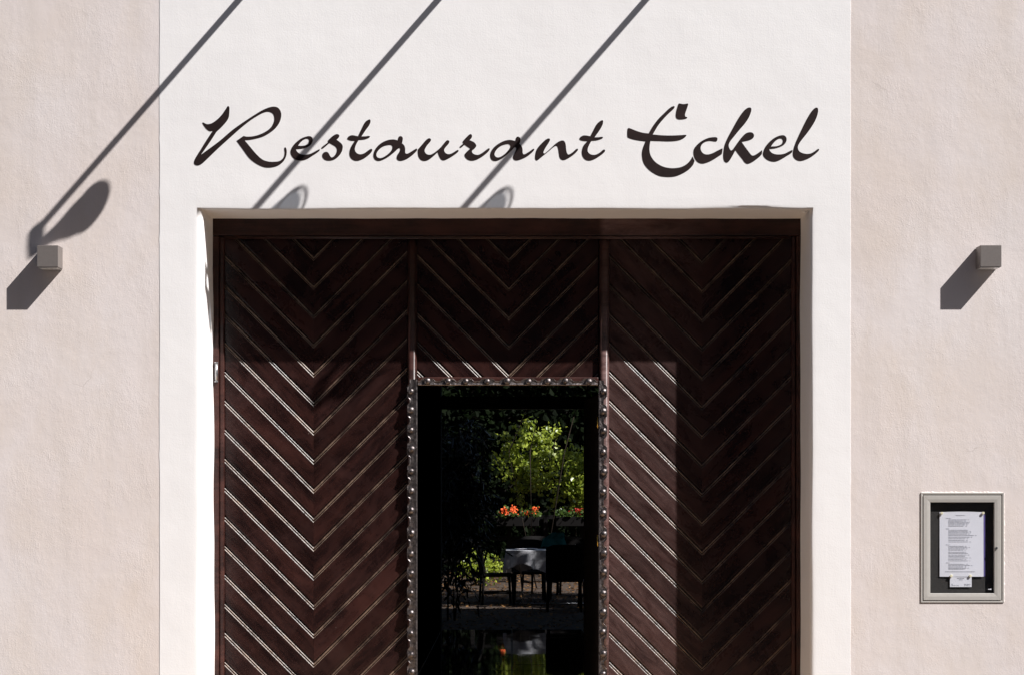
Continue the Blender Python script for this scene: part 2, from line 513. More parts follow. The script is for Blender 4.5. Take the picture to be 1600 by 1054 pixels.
def portal():
    """white plaster band with a hand-rounded reveal"""
    bm = bmesh.new()
    F = -0.0018
    # sweep profile: (outward offset from the opening, depth, wobble weight)
    def prof(kind):
        r = {'L': 0.030, 'T': 0.008, 'R': 0.016}[kind]
        pts = [(0.07, F, 0.0), (r + 0.012, F, 0.0), (r, F + 0.0006, 0.4)]
        for k in range(1, 7):
            a = k / 6 * math.pi / 2
            pts.append((r - r * math.sin(a), F + r - r * math.cos(a) + 0.0006, 1.0))
        for d in (0.08, 0.16, 0.24, 0.31, 0.36):
            pts.append((0.0, d, 1.0))
        return pts
    NL, NT = 60, 64
    path = []
    for i in range(NL + 1):
        path.append(('L', i / NL))
    for i in range(NT + 1):
        path.append(('T', i / NT))
    for i in range(NL + 1):
        path.append(('R', 1 - i / NL))
    rows = []
    pl, ptp, pr = prof('L'), prof('T'), prof('R')
    for kind, t in path:
        row = []
        for j in range(len(pl)):
            if kind == 'L':
                o, d, w = pl[j]
                top = OT + ptp[j][0]
                z = -0.03 + t * (top + 0.03)
                x = OL - o + w * (wob(z * 3.1, j * 0.25, 0.005) + 0.012 * max(0, 1 - z / 2.2) * min(1, d / 0.3))
                row.append((x, d, z))
            elif kind == 'R':
                o, d, w = pr[j]
                top = OT + ptp[j][0]
                z = -0.03 + t * (top + 0.03)
                x = OR_ + o + w * wob(z * 2.7, 40 + j * 0.25, 0.005)
                row.append((x, d, z))
            else:
                o, d, w = ptp[j]
                xa, xb = OL - pl[j][0], OR_ + pr[j][0]
                x = xa + t * (xb - xa)
                e = min(1.0, t * 12, (1 - t) * 12)
                z = OT + o + w * e * (wob(x * 2.2, 80 + j * 0.2, 0.005) + wob(x * 14, 90, 0.0012))
                if t in (0.0, 1.0):
                    z = OT + o
                row.append((x, d, z))
        rows.append([bm.verts.new(c) for c in row])
    for a, b in zip(rows, rows[1:]):
        for k in range(len(a) - 1):
            try:
                bm.faces.new((a[k], a[k + 1], b[k + 1], b[k]))
            except ValueError:
                pass
    bmesh.ops.remove_doubles(bm, verts=bm.verts, dist=2e-4)
    for f in bm.faces:
        f.smooth = True
    # flat parts of the band, butted to the sweep
    def quad(x0, x1, z0, z1, y=F):
        v = [bm.verts.new(c) for c in ((x0, y, z0), (x1, y, z0), (x1, y, z1), (x0, y, z1))]
        bm.faces.new(v)
    quad(XL, OL - 0.07, -0.03, 5.0)
    quad(OR_ + 0.07, XR, -0.03, 5.0)
    quad(OL - 0.07, OR_ + 0.07, OT + 0.07, 5.0)
    # edges of the band, slightly uneven, 5 mm proud of the rough wall
    for x, s in ((XL, -1), (XR, 1)):
        n = 160
        prev = None
        for i in range(n + 1):
            z = -0.03 + i / n * 5.03
            xo = x + s * (0.0004 + abs(wob(z * 2.3, 10 * s, 0.006)) + max(0, wob(z * 17, 5 * s, 0.006) - 0.0015))
            a = bm.verts.new((x, F, z))
            b = bm.verts.new((xo, F + 0.0003, z))
            c = bm.verts.new((xo + s * 0.001, 0.004, z))
            if prev:
                bm.faces.new((prev[0], a, b, prev[1]))
                bm.faces.new((prev[1], b, c, prev[2]))
            prev = (a, b, c)
    # masonry behind the plaster skin
    add_box(bm, XL + 0.001, OL - 0.035, 0.03, DEPTH, -0.03, 5.0 - 0.001)
    add_box(bm, OR_ + 0.035, XR - 0.001, 0.03, DEPTH, -0.03, 5.0 - 0.001)
    add_box(bm, OL - 0.034, OR_ + 0.034, 0.03, DEPTH, OT + 0.035, 5.0 - 0.001)
    return link('portal_surround', mesh_from(bm, 'portal_surround'), 'smooth', bld)


portal()

# passage through the building
bm = bmesh.new()
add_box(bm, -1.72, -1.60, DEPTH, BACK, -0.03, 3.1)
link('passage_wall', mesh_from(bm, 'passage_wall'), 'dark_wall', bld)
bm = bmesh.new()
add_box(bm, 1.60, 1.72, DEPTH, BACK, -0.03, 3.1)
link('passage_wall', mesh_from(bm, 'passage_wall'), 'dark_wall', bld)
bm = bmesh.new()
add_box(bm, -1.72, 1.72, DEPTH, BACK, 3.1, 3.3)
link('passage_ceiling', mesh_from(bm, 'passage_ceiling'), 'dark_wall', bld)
# rear wall with the doorway to the garden
RX0, RX1 = -0.80, 1.15
bm = bmesh.new()
add_box(bm, -HALF, RX0, BACK, BACK + 0.4, -0.03, EAVE)
add_box(bm, RX1, HALF, BACK, BACK + 0.4, -0.03, EAVE)
add_box(bm, RX0, RX1, BACK, BACK + 0.4, 2.95, EAVE)
link('rear_wall', mesh_from(bm, 'rear_wall'), 'dark_wall', bld)
bm = bmesh.new()
add_box(bm, RX0, RX1, BACK + 0.1, BACK + 0.22, 2.50, 2.64)
link('transom_bar', mesh_from(bm, 'transom_bar'), 'frame', bld)
# gable roof and end walls
bm = bmesh.new()
ymid = (BACK + 0.4) / 2
for x0, x1 in ((-HALF, HALF),):
    a = [bm.verts.new(c) for c in ((x0, -0.4, EAVE - 0.1), (x1, -0.4, EAVE - 0.1), (x1, ymid, EAVE + 4.5), (x0, ymid, EAVE + 4.5), (x0, BACK + 0.4, EAVE), (x1, BACK + 0.4, EAVE))]
    bm.faces.new((a[0], a[1], a[2], a[3]))
    bm.faces.new((a[3], a[2], a[5], a[4]))
    bm.faces.new((a[0], a[3], a[4]))
    bm.faces.new((a[1], a[5], a[2]))
link('roof', mesh_from(bm, 'roof'), 'roof', bld)
for s in (-1, 1):
    bm = bmesh.new()
    add_box(bm, min(s * HALF, s * (HALF - 0.3)), max(s * HALF, s * (HALF - 0.3)), DEPTH, BACK, -0.03, EAVE)
    link('end_wall', mesh_from(bm, 'end_wall'), 'rough', bld)

bm = bmesh.new()
add_box(bm, -1.44, 1.39, -2.2, 0.325, -0.1, 0.015, 0.008)  # unseen slab added to bounce warm light into the portal reveal
o = link('reflector', mesh_from(bm, 'reflector'), 'sandstone')
tag(o, 'unseen added sandstone doorstep at the foot of the gate', 'reflector')

# polished floor of the passage: joint bed and single slabs
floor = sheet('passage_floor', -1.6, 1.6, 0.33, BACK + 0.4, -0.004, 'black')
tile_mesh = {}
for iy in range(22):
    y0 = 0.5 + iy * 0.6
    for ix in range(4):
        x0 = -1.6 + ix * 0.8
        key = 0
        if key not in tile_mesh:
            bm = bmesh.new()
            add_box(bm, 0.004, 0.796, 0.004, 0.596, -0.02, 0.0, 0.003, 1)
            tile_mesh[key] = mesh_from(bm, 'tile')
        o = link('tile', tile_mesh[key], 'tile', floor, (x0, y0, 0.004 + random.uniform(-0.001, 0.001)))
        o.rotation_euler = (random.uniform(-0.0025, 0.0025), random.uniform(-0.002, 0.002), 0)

# ------------------------------------------------------------------ unseen house added across the street to cut sky light and reflections
OY, OH = -14.0, 15.5
opp = empty('sky_blocker_house', (0, OY, -0.012))
tag(opp, 'unseen tall house added across the street to block sky light from the restaurant front', 'building')
bm = bmesh.new()
add_box(bm, -26, 26, -9, 0, 0, OH)
link('wall', mesh_from(bm, 'wall'), 'opposite', opp)
bm = bmesh.new()
a = [bm.verts.new(c) for c in ((-26.3, 0.4, OH - 0.1), (26.3, 0.4, OH - 0.1), (26.3, -4.5, OH + 3.2), (-26.3, -4.5, OH + 3.2), (26.3, -9.4, OH), (-26.3, -9.4, OH))]
for f in ((0, 1, 2, 3), (3, 2, 4, 5), (0, 3, 5), (1, 4, 2)):
    bm.faces.new([a[i] for i in f])
link('roof', mesh_from(bm, 'roof'), 'roof', opp)
bm = bmesh.new()
add_box(bm, -0.55, 0.55, 0.002, 0.05, 0, 1.6)
wme = mesh_from(bm, 'window')
bm = bmesh.new()
add_box(bm, -0.62, 0.62, 0.002, 0.14, -0.08, -0.002)
sme = mesh_from(bm, 'sill')
for fl in range(5):
    for k in range(-8, 9):
        w_ = link('window', wme, 'pane', opp, (k * 2.9 + 0.7, 0, 1.3 + fl * 3.3))
        link('sill', sme, 'sillstone', w_)

# ------------------------------------------------------------------ the wooden gate
GY = 0.365                     # face of the planks
FY = 0.330                     # face of the frame
PITCH = 45.3 * (CAM_D + GY) / FPX
PW = PITCH * math.sqrt(0.5)    # width of one board
c45 = math.sqrt(0.5)


def board_profile():
    w = PW
    pr = [(0.0, 0.0095), (0.0010, 0.0030), (0.0026, 0.0006), (0.0050, 0.0)]
    pr += [(w - 0.0190, 0.0), (w - 0.0184, 0.0004), (w - 0.0162, 0.0019), (w - 0.0156, 0.0030), (w - 0.0153, 0.0095), (w - 0.0122, 0.0095)]
    pr += [(w - 0.0118, 0.0036), (w - 0.0108, 0.0020), (w - 0.0094, 0.0013), (w - 0.0082, 0.0017), (w - 0.0058, 0.0033), (w - 0.0049, 0.0046), (w - 0.0045, 0.0095), (w, 0.0095)]
    pr += [(w, 0.030), (0.0, 0.030)]
    return pr


BOARD = board_profile()
board_cache = {}


def boards(parent, x0, x1, z0, z1, slope, xmid, zv):
    """one half of a chevron panel. slope -1: boards fall to the right, +1: rise to the right.
    xmid, zv: a joint line passes through (xmid, zv)"""
    ang = math.radians(45) * (1 if slope < 0 else -1)
    # local axes of a board in the wall plane: u along, n across (upwards)
    u = Vector((c45, 0, -c45)) if slope < 0 else Vector((c45, 0, c45))
    n = Vector((c45, 0, c45)) if slope < 0 else Vector((-c45, 0, c45))
    base = Vector((xmid, 0, zv))
    R = Matrix.Rotation(ang, 4, 'Y')
    kmax = int((z1 - z0 + 2) / PITCH) + 4
    for k in range(-kmax, kmax):
        o = base + Vector((0, 0, k * PITCH))       # lower edge of board k at the mitre
        # z range of this board over the panel
        zs = []
        for xx in (x0, x1):
            zz = o.z + (xx - xmid) * (-1 if slope < 0 else 1)
            zs += [zz, zz + PITCH]
        if max(zs) <= z0 + 0.012 or min(zs) >= z1 - 0.012:
            continue
        full = min(zs) >= z0 and max(zs) <= z1
        key = (slope, round(x0, 4), round(x1, 4)) if full else None
        if key and key in board_cache:
            me = board_cache[key]
        else:
            bm = bmesh.new()
            L = 1.2
            a = [bm.verts.new((-L, y, t)) for t, y in BOARD]
            b = [bm.verts.new((L, y, t)) for t, y in BOARD]
            m_ = len(BOARD)
            for i in range(m_):
                bm.faces.new((a[i], a[(i + 1) % m_], b[(i + 1) % m_], b[i]))
            bm.faces.new(a[::-1])
            bm.faces.new(b)
            bmesh.ops.transform(bm, matrix=Matrix.Translation(o) @ R, verts=bm.verts)
            for co, no in (((x0, 0, 0), (-1, 0, 0)), ((x1, 0, 0), (1, 0, 0)), ((0, 0, z0), (0, 0, -1)), ((0, 0, z1), (0, 0, 1))):
                res = bmesh.ops.bisect_plane(bm, geom=bm.verts[:] + bm.edges[:] + bm.faces[:], plane_co=co, plane_no=no, clear_outer=True)
                ed = [e for e in res['geom_cut'] if isinstance(e, bmesh.types.BMEdge)]
                if ed:
                    try:
                        bmesh.ops.holes_fill(bm, edges=ed, sides=0)
                    except Exception:
                        pass
            bmesh.ops.transform(bm, matrix=(Matrix.Translation(o) @ R).inverted(), verts=bm.verts)
            if not bm.faces:
                bm.free()
                continue
            me = mesh_from(bm, 'plank')
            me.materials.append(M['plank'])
            me.materials.append(M['edge_glint'])
            for p_ in me.polygons:
                if p_.normal.y < -0.3 and p_.normal.y > -0.985 and p_.center.z > PW * 0.5:
                    p_.material_index = 1
            if key:
                board_cache[key] = me
        jig = random.uniform(-0.0008, 0.0008)
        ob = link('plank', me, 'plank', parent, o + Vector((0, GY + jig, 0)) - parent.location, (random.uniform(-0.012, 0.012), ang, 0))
    return


def sharp(me, deg=40):
    me.set_sharp_from_angle(angle=math.radians(deg)) if hasattr(me, 'set_sharp_from_angle') else None


def gx(px, y=GY):
    return P(px, 0, y).x


def gz(py, y=GY):
    return P(0, py, y).z


ZB = 0.02
ZT = gz(371)
KR = (CAM_D + GY) / FPX

# frame of the gate
frame = empty('wooden_gateway', (0, FY, 0))
tag(frame, 'dark brown wooden gate frame with fixed chevron panel above the open wicket doorway', 'gateway')
box('head_beam', OL - 0.03, OR_ + 0.03, FY, DEPTH - 0.01, gz(368, FY), OT + 0.02, 'frame', frame, 0.004)
# moulding under the beam
bm = bmesh.new()
prof = [(0, 0)]
mz0, mz1 = gz(373.5, FY), gz(368.6, FY)
add_tube(bm, [(OL + 0.05, FY + 0.004, (mz0 + mz1) / 2), (OR_ - 0.05, FY + 0.004, (mz0 + mz1) / 2)], (mz1 - mz0) / 2, 12)
link('beam_moulding', mesh_from(bm, 'beam_moulding', True), 'frame', frame, (0, -FY, 0))
box('jamb_post', OL - 0.03, gx(342, FY), FY, DEPTH - 0.01, ZB, gz(368.5, FY), 'frame', frame, 0.004)
box('jamb_post', gx(342.4, FY), gx(349.5, FY), FY + 0.012, DEPTH - 0.02, ZB, gz(369, FY), 'frame', frame, 0.005)
box('jamb_post', gx(1244.5, FY), OR_ + 0.03, FY, DEPTH - 0.01, ZB, gz(368.5, FY), 'frame', frame, 0.004)
box('jamb_post', gx(1238, FY), gx(1244, FY), FY + 0.012, DEPTH - 0.02, ZB, gz(369, FY), 'frame', frame, 0.005)
# fixed panel above the wicket
boards(frame, gx(652), gx(795), gz(592), ZT, -1, gx(795), gz(404 - 2))
boards(frame, gx(795), gx(934), gz(592), ZT, 1, gx(795), gz(404 - 2))
box('backing_board', gx(640), gx(947), GY + 0.032, GY + 0.05, gz(598), ZT + 0.02, 'frame', frame)
# rail on top of the doorway, catching the sun
box('door_rail', gx(652.5), gx(934.5), GY - 0.030, GY + 0.05, gz(601), gz(588.5, GY - 0.03), 'frame', frame, 0.004)


def stud_mesh():
    bm = bmesh.new()
    r = 0.0175
    rings = []
    for j, (q, d) in enumerate(((1.0, 0.0), (0.98, 0.004), (0.86, 0.0085), (0.62, 0.0125), (0.32, 0.0148))):
        rings.append([bm.verts.new((r * q * math.cos(2 * math.pi * k / 12), -d, r * q * math.sin(2 * math.pi * k / 12))) for k in range(12)])
    for a, b in zip(rings, rings[1:]):
        for k in range(12):
            bm.faces.new((a[k], a[(k + 1) % 12], b[(k + 1) % 12], b[k]))
    top = bm.verts.new((0, -0.0158, 0))
    for k in range(12):
        bm.faces.new((rings[-1][k], rings[-1][(k + 1) % 12], top))
    return mesh_from(bm, 'stud', True)


STUD = stud_mesh()


def scallop_strip(parent, axis, a0, a1, straight, waist, lobe, studs, yf, thick, side):
    """iron strip with one straight edge and lobes at the studs.
    axis 'z': runs vertically; straight/waist/lobe are x values. axis 'x': runs across, they are z values"""
    n = int((a1 - a0) / 0.006)
    pts = []
    for i in range(n + 1):
        a = a0 + (a1 - a0) * i / n
        d = min(abs(a - s) for s in studs)
        t = max(0.0, min(1.0, (0.040 - d) / 0.016))
        t = t * t * (3 - 2 * t)
        edge = waist + (lobe - waist) * t + wob(a * 20, lobe * 10, 0.0012)
        pts.append((a, edge))
    bm = bmesh.new()
    prev = None
    inner = 0.004 * (1 if lobe > straight else -1)
    for a, e in pts:
        def V(c, y):
            return bm.verts.new((c, y, a) if axis == 'z' else (a, y, c))
        h = wob(a * 30, 5, 0.0012)
        row = [V(straight, yf + thick), V(straight, yf + 0.0025), V(straight + inner, yf - 0.001 + h), V(straight + 2.2 * inner, yf + h + 0.001),
               V((straight + e) / 2, yf + 0.0022 + h), V(e - 1.6 * inner, yf + 0.0012 + h), V(e - 0.5 * inner, yf - 0.0006 + h), V(e, yf + 0.002), V(e, yf + thick)]
        if prev:
            for k in range(len(row) - 1):
                bm.faces.new((prev[k], prev[k + 1], row[k + 1], row[k]))
        prev = row
    me = mesh_from(bm, 'iron_strip')
    st = link('iron_strip', me, 'iron', parent, -parent.location)
    c = (straight + lobe) / 2
    # small chiselled nicks between the studs
    for s in studs:
        jitter = random.uniform(-0.003, 0.003)
        cc = c + side
        loc = (cc + jitter, yf + 0.001, s) if axis == 'z' else (s, yf + 0.001, cc + jitter)
        so = link('stud', STUD, 'iron', st, loc, (0, random.uniform(0, 6), 0))
        so.scale = (random.uniform(0.86, 1.08),) * 3
    return st


LEAF_STUDS = [611, 640, 671.5, 701, 735.7, 766, 796.6, 832, 864, 895, 925.5, 957, 988.5, 1022, 1049, 1081, 1112, 1144, 1175, 1206, 1237]
RIGHT_STUDS = [611, 642, 672.5, 705.7, 736.5, 768, 801, 833.7, 863, 892.8, 925.8, 955.4, 986, 1020.5, 1052, 1083, 1113, 1145, 1176, 1207, 1238]
TOP_STUDS = [668, 700, 728, 761.5, 792.5, 826, 856, 883.6, 920]
PY_ = 0.338      # front of the rounded posts


def round_post(name, x0, x1, z0, z1, parent):
    bm = bmesh.new()
    pr = [(x1, GY + 0.05), (x0, GY + 0.05)]
    n = 9
    for k in range(n + 1):
        t = k / n
        x = x0 + (x1 - x0) * t
        q = abs(2 * t - 1)
        y = PY_ + 0.020 * max(0, (q - 0.35) / 0.65) ** 2.2
        pr.append((x, y))
    add_prism(bm, pr, z0, z1)
    me = mesh_from(bm, name)
    for p in me.polygons:
        p.use_smooth = len(p.vertices) == 4
    return link(name, me, 'frame', parent, -parent.location)


# left leaf
leafl = empty('gate_leaf', (gx(490), GY, ZB))
tag(leafl, 'left gate leaf of dark brown chevron planks, mostly in sun, lamp shadow across it', 'gate')
boards(leafl, gx(350), gx(490), ZB, ZT, -1, gx(490), gz(492 - 2))
boards(leafl, gx(490), gx(636), ZB, ZT, 1, gx(490), gz(492 - 2))
box('backing_board', gx(345), gx(640), GY + 0.032, GY + 0.05, ZB, ZT + 0.02, 'frame', leafl)
round_post('rounded_post', gx(636.5, PY_), gx(651, PY_), ZB, ZT, leafl)
scallop_strip(leafl, 'z', ZB, gz(592, PY_), gx(652, PY_), gx(640.0, PY_), gx(636.2, PY_), [gz(p, PY_) for p in LEAF_STUDS], PY_ - 0.006, 0.03, 0.0 - 0.004)

# right leaf
leafr = empty('gate_leaf', (gx(1097), GY, ZB))
tag(leafr, 'right gate leaf of dark brown chevron planks, its right half in deep shade', 'gate')
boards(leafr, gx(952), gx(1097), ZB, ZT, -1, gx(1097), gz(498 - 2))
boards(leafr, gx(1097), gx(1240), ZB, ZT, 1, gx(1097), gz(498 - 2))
box('backing_board', gx(947), gx(1244), GY + 0.032, GY + 0.05, ZB, ZT + 0.02, 'frame', leafr)
round_post('rounded_post', gx(936.5, PY_), gx(952, PY_), ZB, ZT, leafr)
scallop_strip(leafr, 'z', ZB, gz(594, PY_), gx(935.5, PY_), gx(943.5, PY_), gx(948.2, PY_), [gz(p, PY_) for p in RIGHT_STUDS], PY_ - 0.006, 0.03, 0.003)
# strip above the doorway
ty = GY - 0.032
scallop_strip(frame, 'x', gx(653, ty), gx(934, ty), gz(601.5, ty), gz(594.5, ty), gz(590.5, ty), [gx(p, ty) for p in TOP_STUDS], ty - 0.005, 0.02, 0.003)

# hinge on the left jamb
HP = P(338, 596, FY - 0.006) - frame.location
bm = bmesh.new()
add_tube(bm, [(0, 0, 0.003), (0, 0, 0.092)], 0.0075, 12)
hinge = link('hinge', mesh_from(bm, 'hinge', True), 'steel', frame, HP)
for z in (0.0, 0.092):
    bm = bmesh.new()
    add_tube(bm, [(0, 0, z - 0.001), (0, 0, z + 0.004)], 0.0095, 12)
    link('collar', mesh_from(bm, 'collar', False), 'steel', hinge)

# wicket door swung open inwards, seen almost edge on
wk = empty('wicket_door', (gx(935.5, 0.43), 0.43, 0.02))
tag(wk, 'narrow wicket door swung inwards along the right side of the dark doorway', 'door')
ang = math.atan2(0.045, 0.83)
wk.rotation_euler = (0, 0, ang)
bm = bmesh.new()
add_box(bm, 0.0, 0.045, 0.0, 0.83, 0.0, gz(606) - 0.04, 0.004, 1)
link('door_panel', mesh_from(bm, 'door_panel'), 'dark_door', wk)
for z in (0.35, 1.27, 1.85):
    bm = bmesh.new()
    add_tube(bm, [(-0.004, 0.0, z), (-0.004, 0.0, z + 0.055)], 0.005, 10)
    link('door_hinge', mesh_from(bm, 'door_hinge', True), 'brass', wk)
# ------------------------------------------------------------------ lettering
GLYPHS = [
 # (crop x0, y0, scale, [outlines])   third value 1 = sharp corner
 (295, 155, 8.78, [[(540,98),(556,112),(555,200),(548,250),(520,305),(450,385),(380,450,1),(290,590),(168,765,1),(270,690),(420,578),(600,425),(740,325),(900,220),(1000,160),(1090,120),(1165,106),(1225,122),(1262,175),(1268,240),(1245,320),(1190,400),(1110,465),(1020,515),(920,545),(840,560),(765,566,1),(840,655),(930,760),(1010,830),(1090,858),(1170,862),(1250,848),(1300,800),(1315,740),(1310,680),(1320,663),(1335,675),(1344,730),(1330,800),(1290,865),(1210,920),(1100,942),(1010,928),(900,870),(820,800),(740,690),(655,575,1),(750,508,1),(800,517),(880,512),(960,492),(1060,445),(1130,385),(1168,310),(1172,250),(1150,200),(1090,175),(1020,190),(920,245),(830,305),(700,410),(560,535),(400,680),(260,815),(190,880),(150,905),(115,912),(78,895),(72,860),(95,805),(160,700),(250,555),(328,437,1),(290,442),(245,415),(205,365),(185,328,1),(195,322),(250,345),(310,335),(380,290),(450,220),(510,135),(530,103)]]),
 (445, 180, 10.667, [[(185,570,1),(280,562),(370,540),(440,490),(466,420),(455,375),(415,353),(350,362),(270,395),(180,465),(120,540),(95,610),(108,670),(150,725),(210,755),(290,758),(370,735),(460,680),(550,620),(582,590),(580,572),(560,578),(500,610),(430,645),(350,662),(270,655),(220,625),(195,595)],
                     [(220,512,1),(260,460),(310,415),(360,395),(395,405),(402,440),(385,480),(340,505),(280,515)]]),
 (445, 180, 10.667, [[(880,320),(908,340),(900,375),(862,412,1),(920,455),(960,500),(965,550),(945,620),(890,695),(820,745),(740,762),(670,748),(632,710),(625,665),(645,630),(690,614),(725,630),(750,675),(775,705),(800,702),(840,665),(866,610),(865,560),(840,525),(800,500),(745,468,1),(690,515),(632,560),(610,558),(615,540),(670,495),(725,455,1),(716,435),(750,395),(800,350),(845,325)]]),
 (445, 180, 10.667, [[(1415,75),(1430,100),(1410,165),(1350,250),(1278,358,1),(1350,355),(1400,350),(1420,360),(1400,382),(1330,408),(1230,418,1),(1190,490),(1168,560),(1178,610),(1215,645),(1270,655),(1330,635),(1400,585),(1440,565),(1458,580),(1440,625),(1370,690),(1290,740),(1200,765),(1130,745),(1085,690),(1078,620),(1100,540),(1165,432,1),(1100,428),(1050,410),(1042,390),(1065,358),(1120,338),(1170,345),(1220,355,1),(1270,250),(1325,140),(1360,100)]]),
 (575, 205, 10.667, [[(545,86),(575,105),(580,140),(568,205,1),(605,245),(620,290),(620,350),(630,375),(665,375),(720,345),(780,308),(808,295),(820,312),(800,345),(730,410),(650,465),(590,490),(535,498),(490,480),(478,445),(490,400),(525,345),(537,305),(525,285),(495,300),(430,360),(340,430),(250,480),(180,500),(120,480),(92,430),(95,370),(125,300),(180,235),(260,180),(350,148),(430,142),(495,158,1),(505,115),(520,93)],
                     [(370,233),(400,245),(407,280),(390,325),(340,380),(270,430),(210,452),(160,440),(140,400),(155,350),(200,295),(260,255),(320,238)]]),
 (575, 205, 10.667, [[(1025,122),(1050,140),(1040,175),(985,240),(950,300),(945,340),(970,380),(1020,397),(1070,385),(1130,345),(1200,285),(1260,215),(1310,160),(1335,155),(1356,172),(1345,210),(1290,275),(1270,315),(1282,355),(1320,383),(1370,383),(1430,355),(1490,318),(1510,325),(1500,350),(1430,405),(1340,460),(1265,490),(1220,475),(1190,430),(1160,355,1),(1090,420),(1010,480),(940,500),(880,480),(840,420),(830,320),(840,300),(900,230),(960,160),(1000,128)]]),
 (710, 180, 6.667, [[(172,200),(184,215),(178,240),(158,262,1),(205,285),(228,318),(215,345),(185,372),(188,395),(215,412),(250,415),(290,395),(340,358),(362,347),(368,358),(345,390),(280,440),(220,470),(170,476),(125,455),(105,420),(118,395),(165,350,1),(105,310,1),(70,340),(55,340),(58,328),(95,298,1),(85,285),(100,260),(130,228),(155,205)]]),
 (710, 180, 6.667, [[(665,226),(685,240),(688,265),(678,298,1),(700,325),(710,355),(712,395),(722,410),(750,400),(800,368),(825,352),(832,360),(815,385),(760,430),(700,460),(650,474),(620,465),(610,440),(622,405),(640,365),(642,345),(630,335),(600,365),(540,420),(480,462),(430,480),(390,468),(373,430),(380,385),(410,340),(460,300),(520,270),(580,260),(635,272,1),(640,245),(650,230)],
                    [(560,303),(580,315),(582,335),(560,370),(520,410),(475,438),(440,440),(420,420),(422,390),(450,350),(495,318)]]),
 (710, 180, 6.667, [[(985,245),(996,255),(985,285),(950,340),(930,380),(930,398),(945,398),(1000,350),(1060,295),(1110,268),(1140,270),(1158,300),(1165,360),(1175,400),(1190,412),(1230,390),(1270,355),(1285,353),(1285,370),(1240,415),(1170,460),(1130,470),(1100,450),(1088,400),(1080,350),(1065,322),(1040,330),(980,380),(900,445),(865,472),(848,470),(840,440),(850,380),(870,340),(920,285),(960,252)]]),
 (710, 180, 6.667, [[(1543,55),(1550,70),(1540,110),(1505,170),(1460,233,1),(1500,232),(1540,228),(1548,237),(1530,250),(1480,265),(1428,270,1),(1405,310),(1390,350),(1392,385),(1420,410),(1465,415),(1510,395),(1555,360),(1570,368),(1560,390),(1510,430),(1450,465),(1400,476),(1360,462),(1333,425),(1328,375),(1345,320),(1385,273,1),(1340,270),(1308,260),(1303,245),(1320,225),(1355,213),(1415,222,1),(1445,165),(1480,100),(1510,70)]]),
 (970, 155, 8.106, [[(670,90),(682,102),(665,130),(600,190),(530,265),(470,340),(405,450,1),(520,460),(640,463),(760,458),(825,455),(832,463),(800,495),(750,520),(680,533),(590,537),(480,533),(375,530,1),(365,600),(365,660),(385,730),(440,800),(520,850),(600,872),(680,876),(770,860),(840,820),(885,770),(908,728,1),(935,785,1),(915,835),(860,895),(780,945),(690,980),(590,988),(490,975),(400,930),(330,870),(285,800),(268,710),(275,640),(312,537,1),(220,525),(140,508),(92,488),(83,470),(85,385),(95,370),(120,373),(200,405),(280,428),(353,437,1),(400,355),(470,260),(550,180),(620,115)],
                    [(740,57),(790,65),(848,57,1),(853,70),(835,130),(815,190),(818,222),(842,235),(825,250),(765,260),(720,255),(698,230),(700,170),(715,110),(730,65)]]),
 (1080, 160, 10.54, [[(405,577),(430,590),(430,625),(412,648),(370,645),(300,638),(230,655),(175,700),(155,755),(170,810),(210,850),(265,862),(340,845),(430,800),(512,760,1),(517,775),(505,855,1),(430,905),(340,960),(260,995),(190,1012),(130,1000),(80,960),(45,890),(38,810),(55,755),(110,690),(190,630),(280,590),(350,578)]]),
 (1080, 160, 10.54, [[(965,88),(990,105),(985,160),(950,250),(890,345),(800,450),(710,560),(640,650),(618,705),(625,750),(650,790),(670,792),(710,745),(770,660),(840,570),(900,515),(960,495),(1010,505),(1035,545),(1020,590),(960,625),(830,655,1),(890,740),(950,820),(990,870),(1020,880),(1060,865),(1120,825),(1165,790,1),(1168,800),(1160,860),(1080,935),(1000,990),(930,1015),(885,995),(840,935),(780,860),(730,790,1),(690,865),(640,950),(610,985),(580,995),(545,970),(528,900),(535,790),(550,710),(600,590),(680,440),(770,280),(860,150),(920,100)]]),
 (1180, 160, 10.54, [[(230,772,1),(320,762),(420,732),(490,685),(518,620),(505,570),(465,545),(390,555),(300,600),(210,680),(155,760),(128,850),(145,900),(200,950),(280,978),(350,975),(430,940),(520,885),(605,828),(615,785,1),(560,810),(490,845),(420,860),(340,858),(280,838),(245,805)],
                     [(260,730,1),(300,675),(350,625),(400,600),(440,605),(455,635),(445,675),(410,705),(350,725)]]),
 (1180, 160, 10.54, [[(1015,90),(1035,110),(1030,190),(990,300),(920,420),(840,530),(760,630),(715,700),(703,745),(720,800),(770,835),(850,852),(920,842),(980,808),(1035,770),(1053,775),(1045,800),(980,860),(890,920),(800,958),(730,968),(670,945),(630,900),(620,840),(640,740),(690,610),(760,460),(850,280),(930,150),(980,100)]]),
]


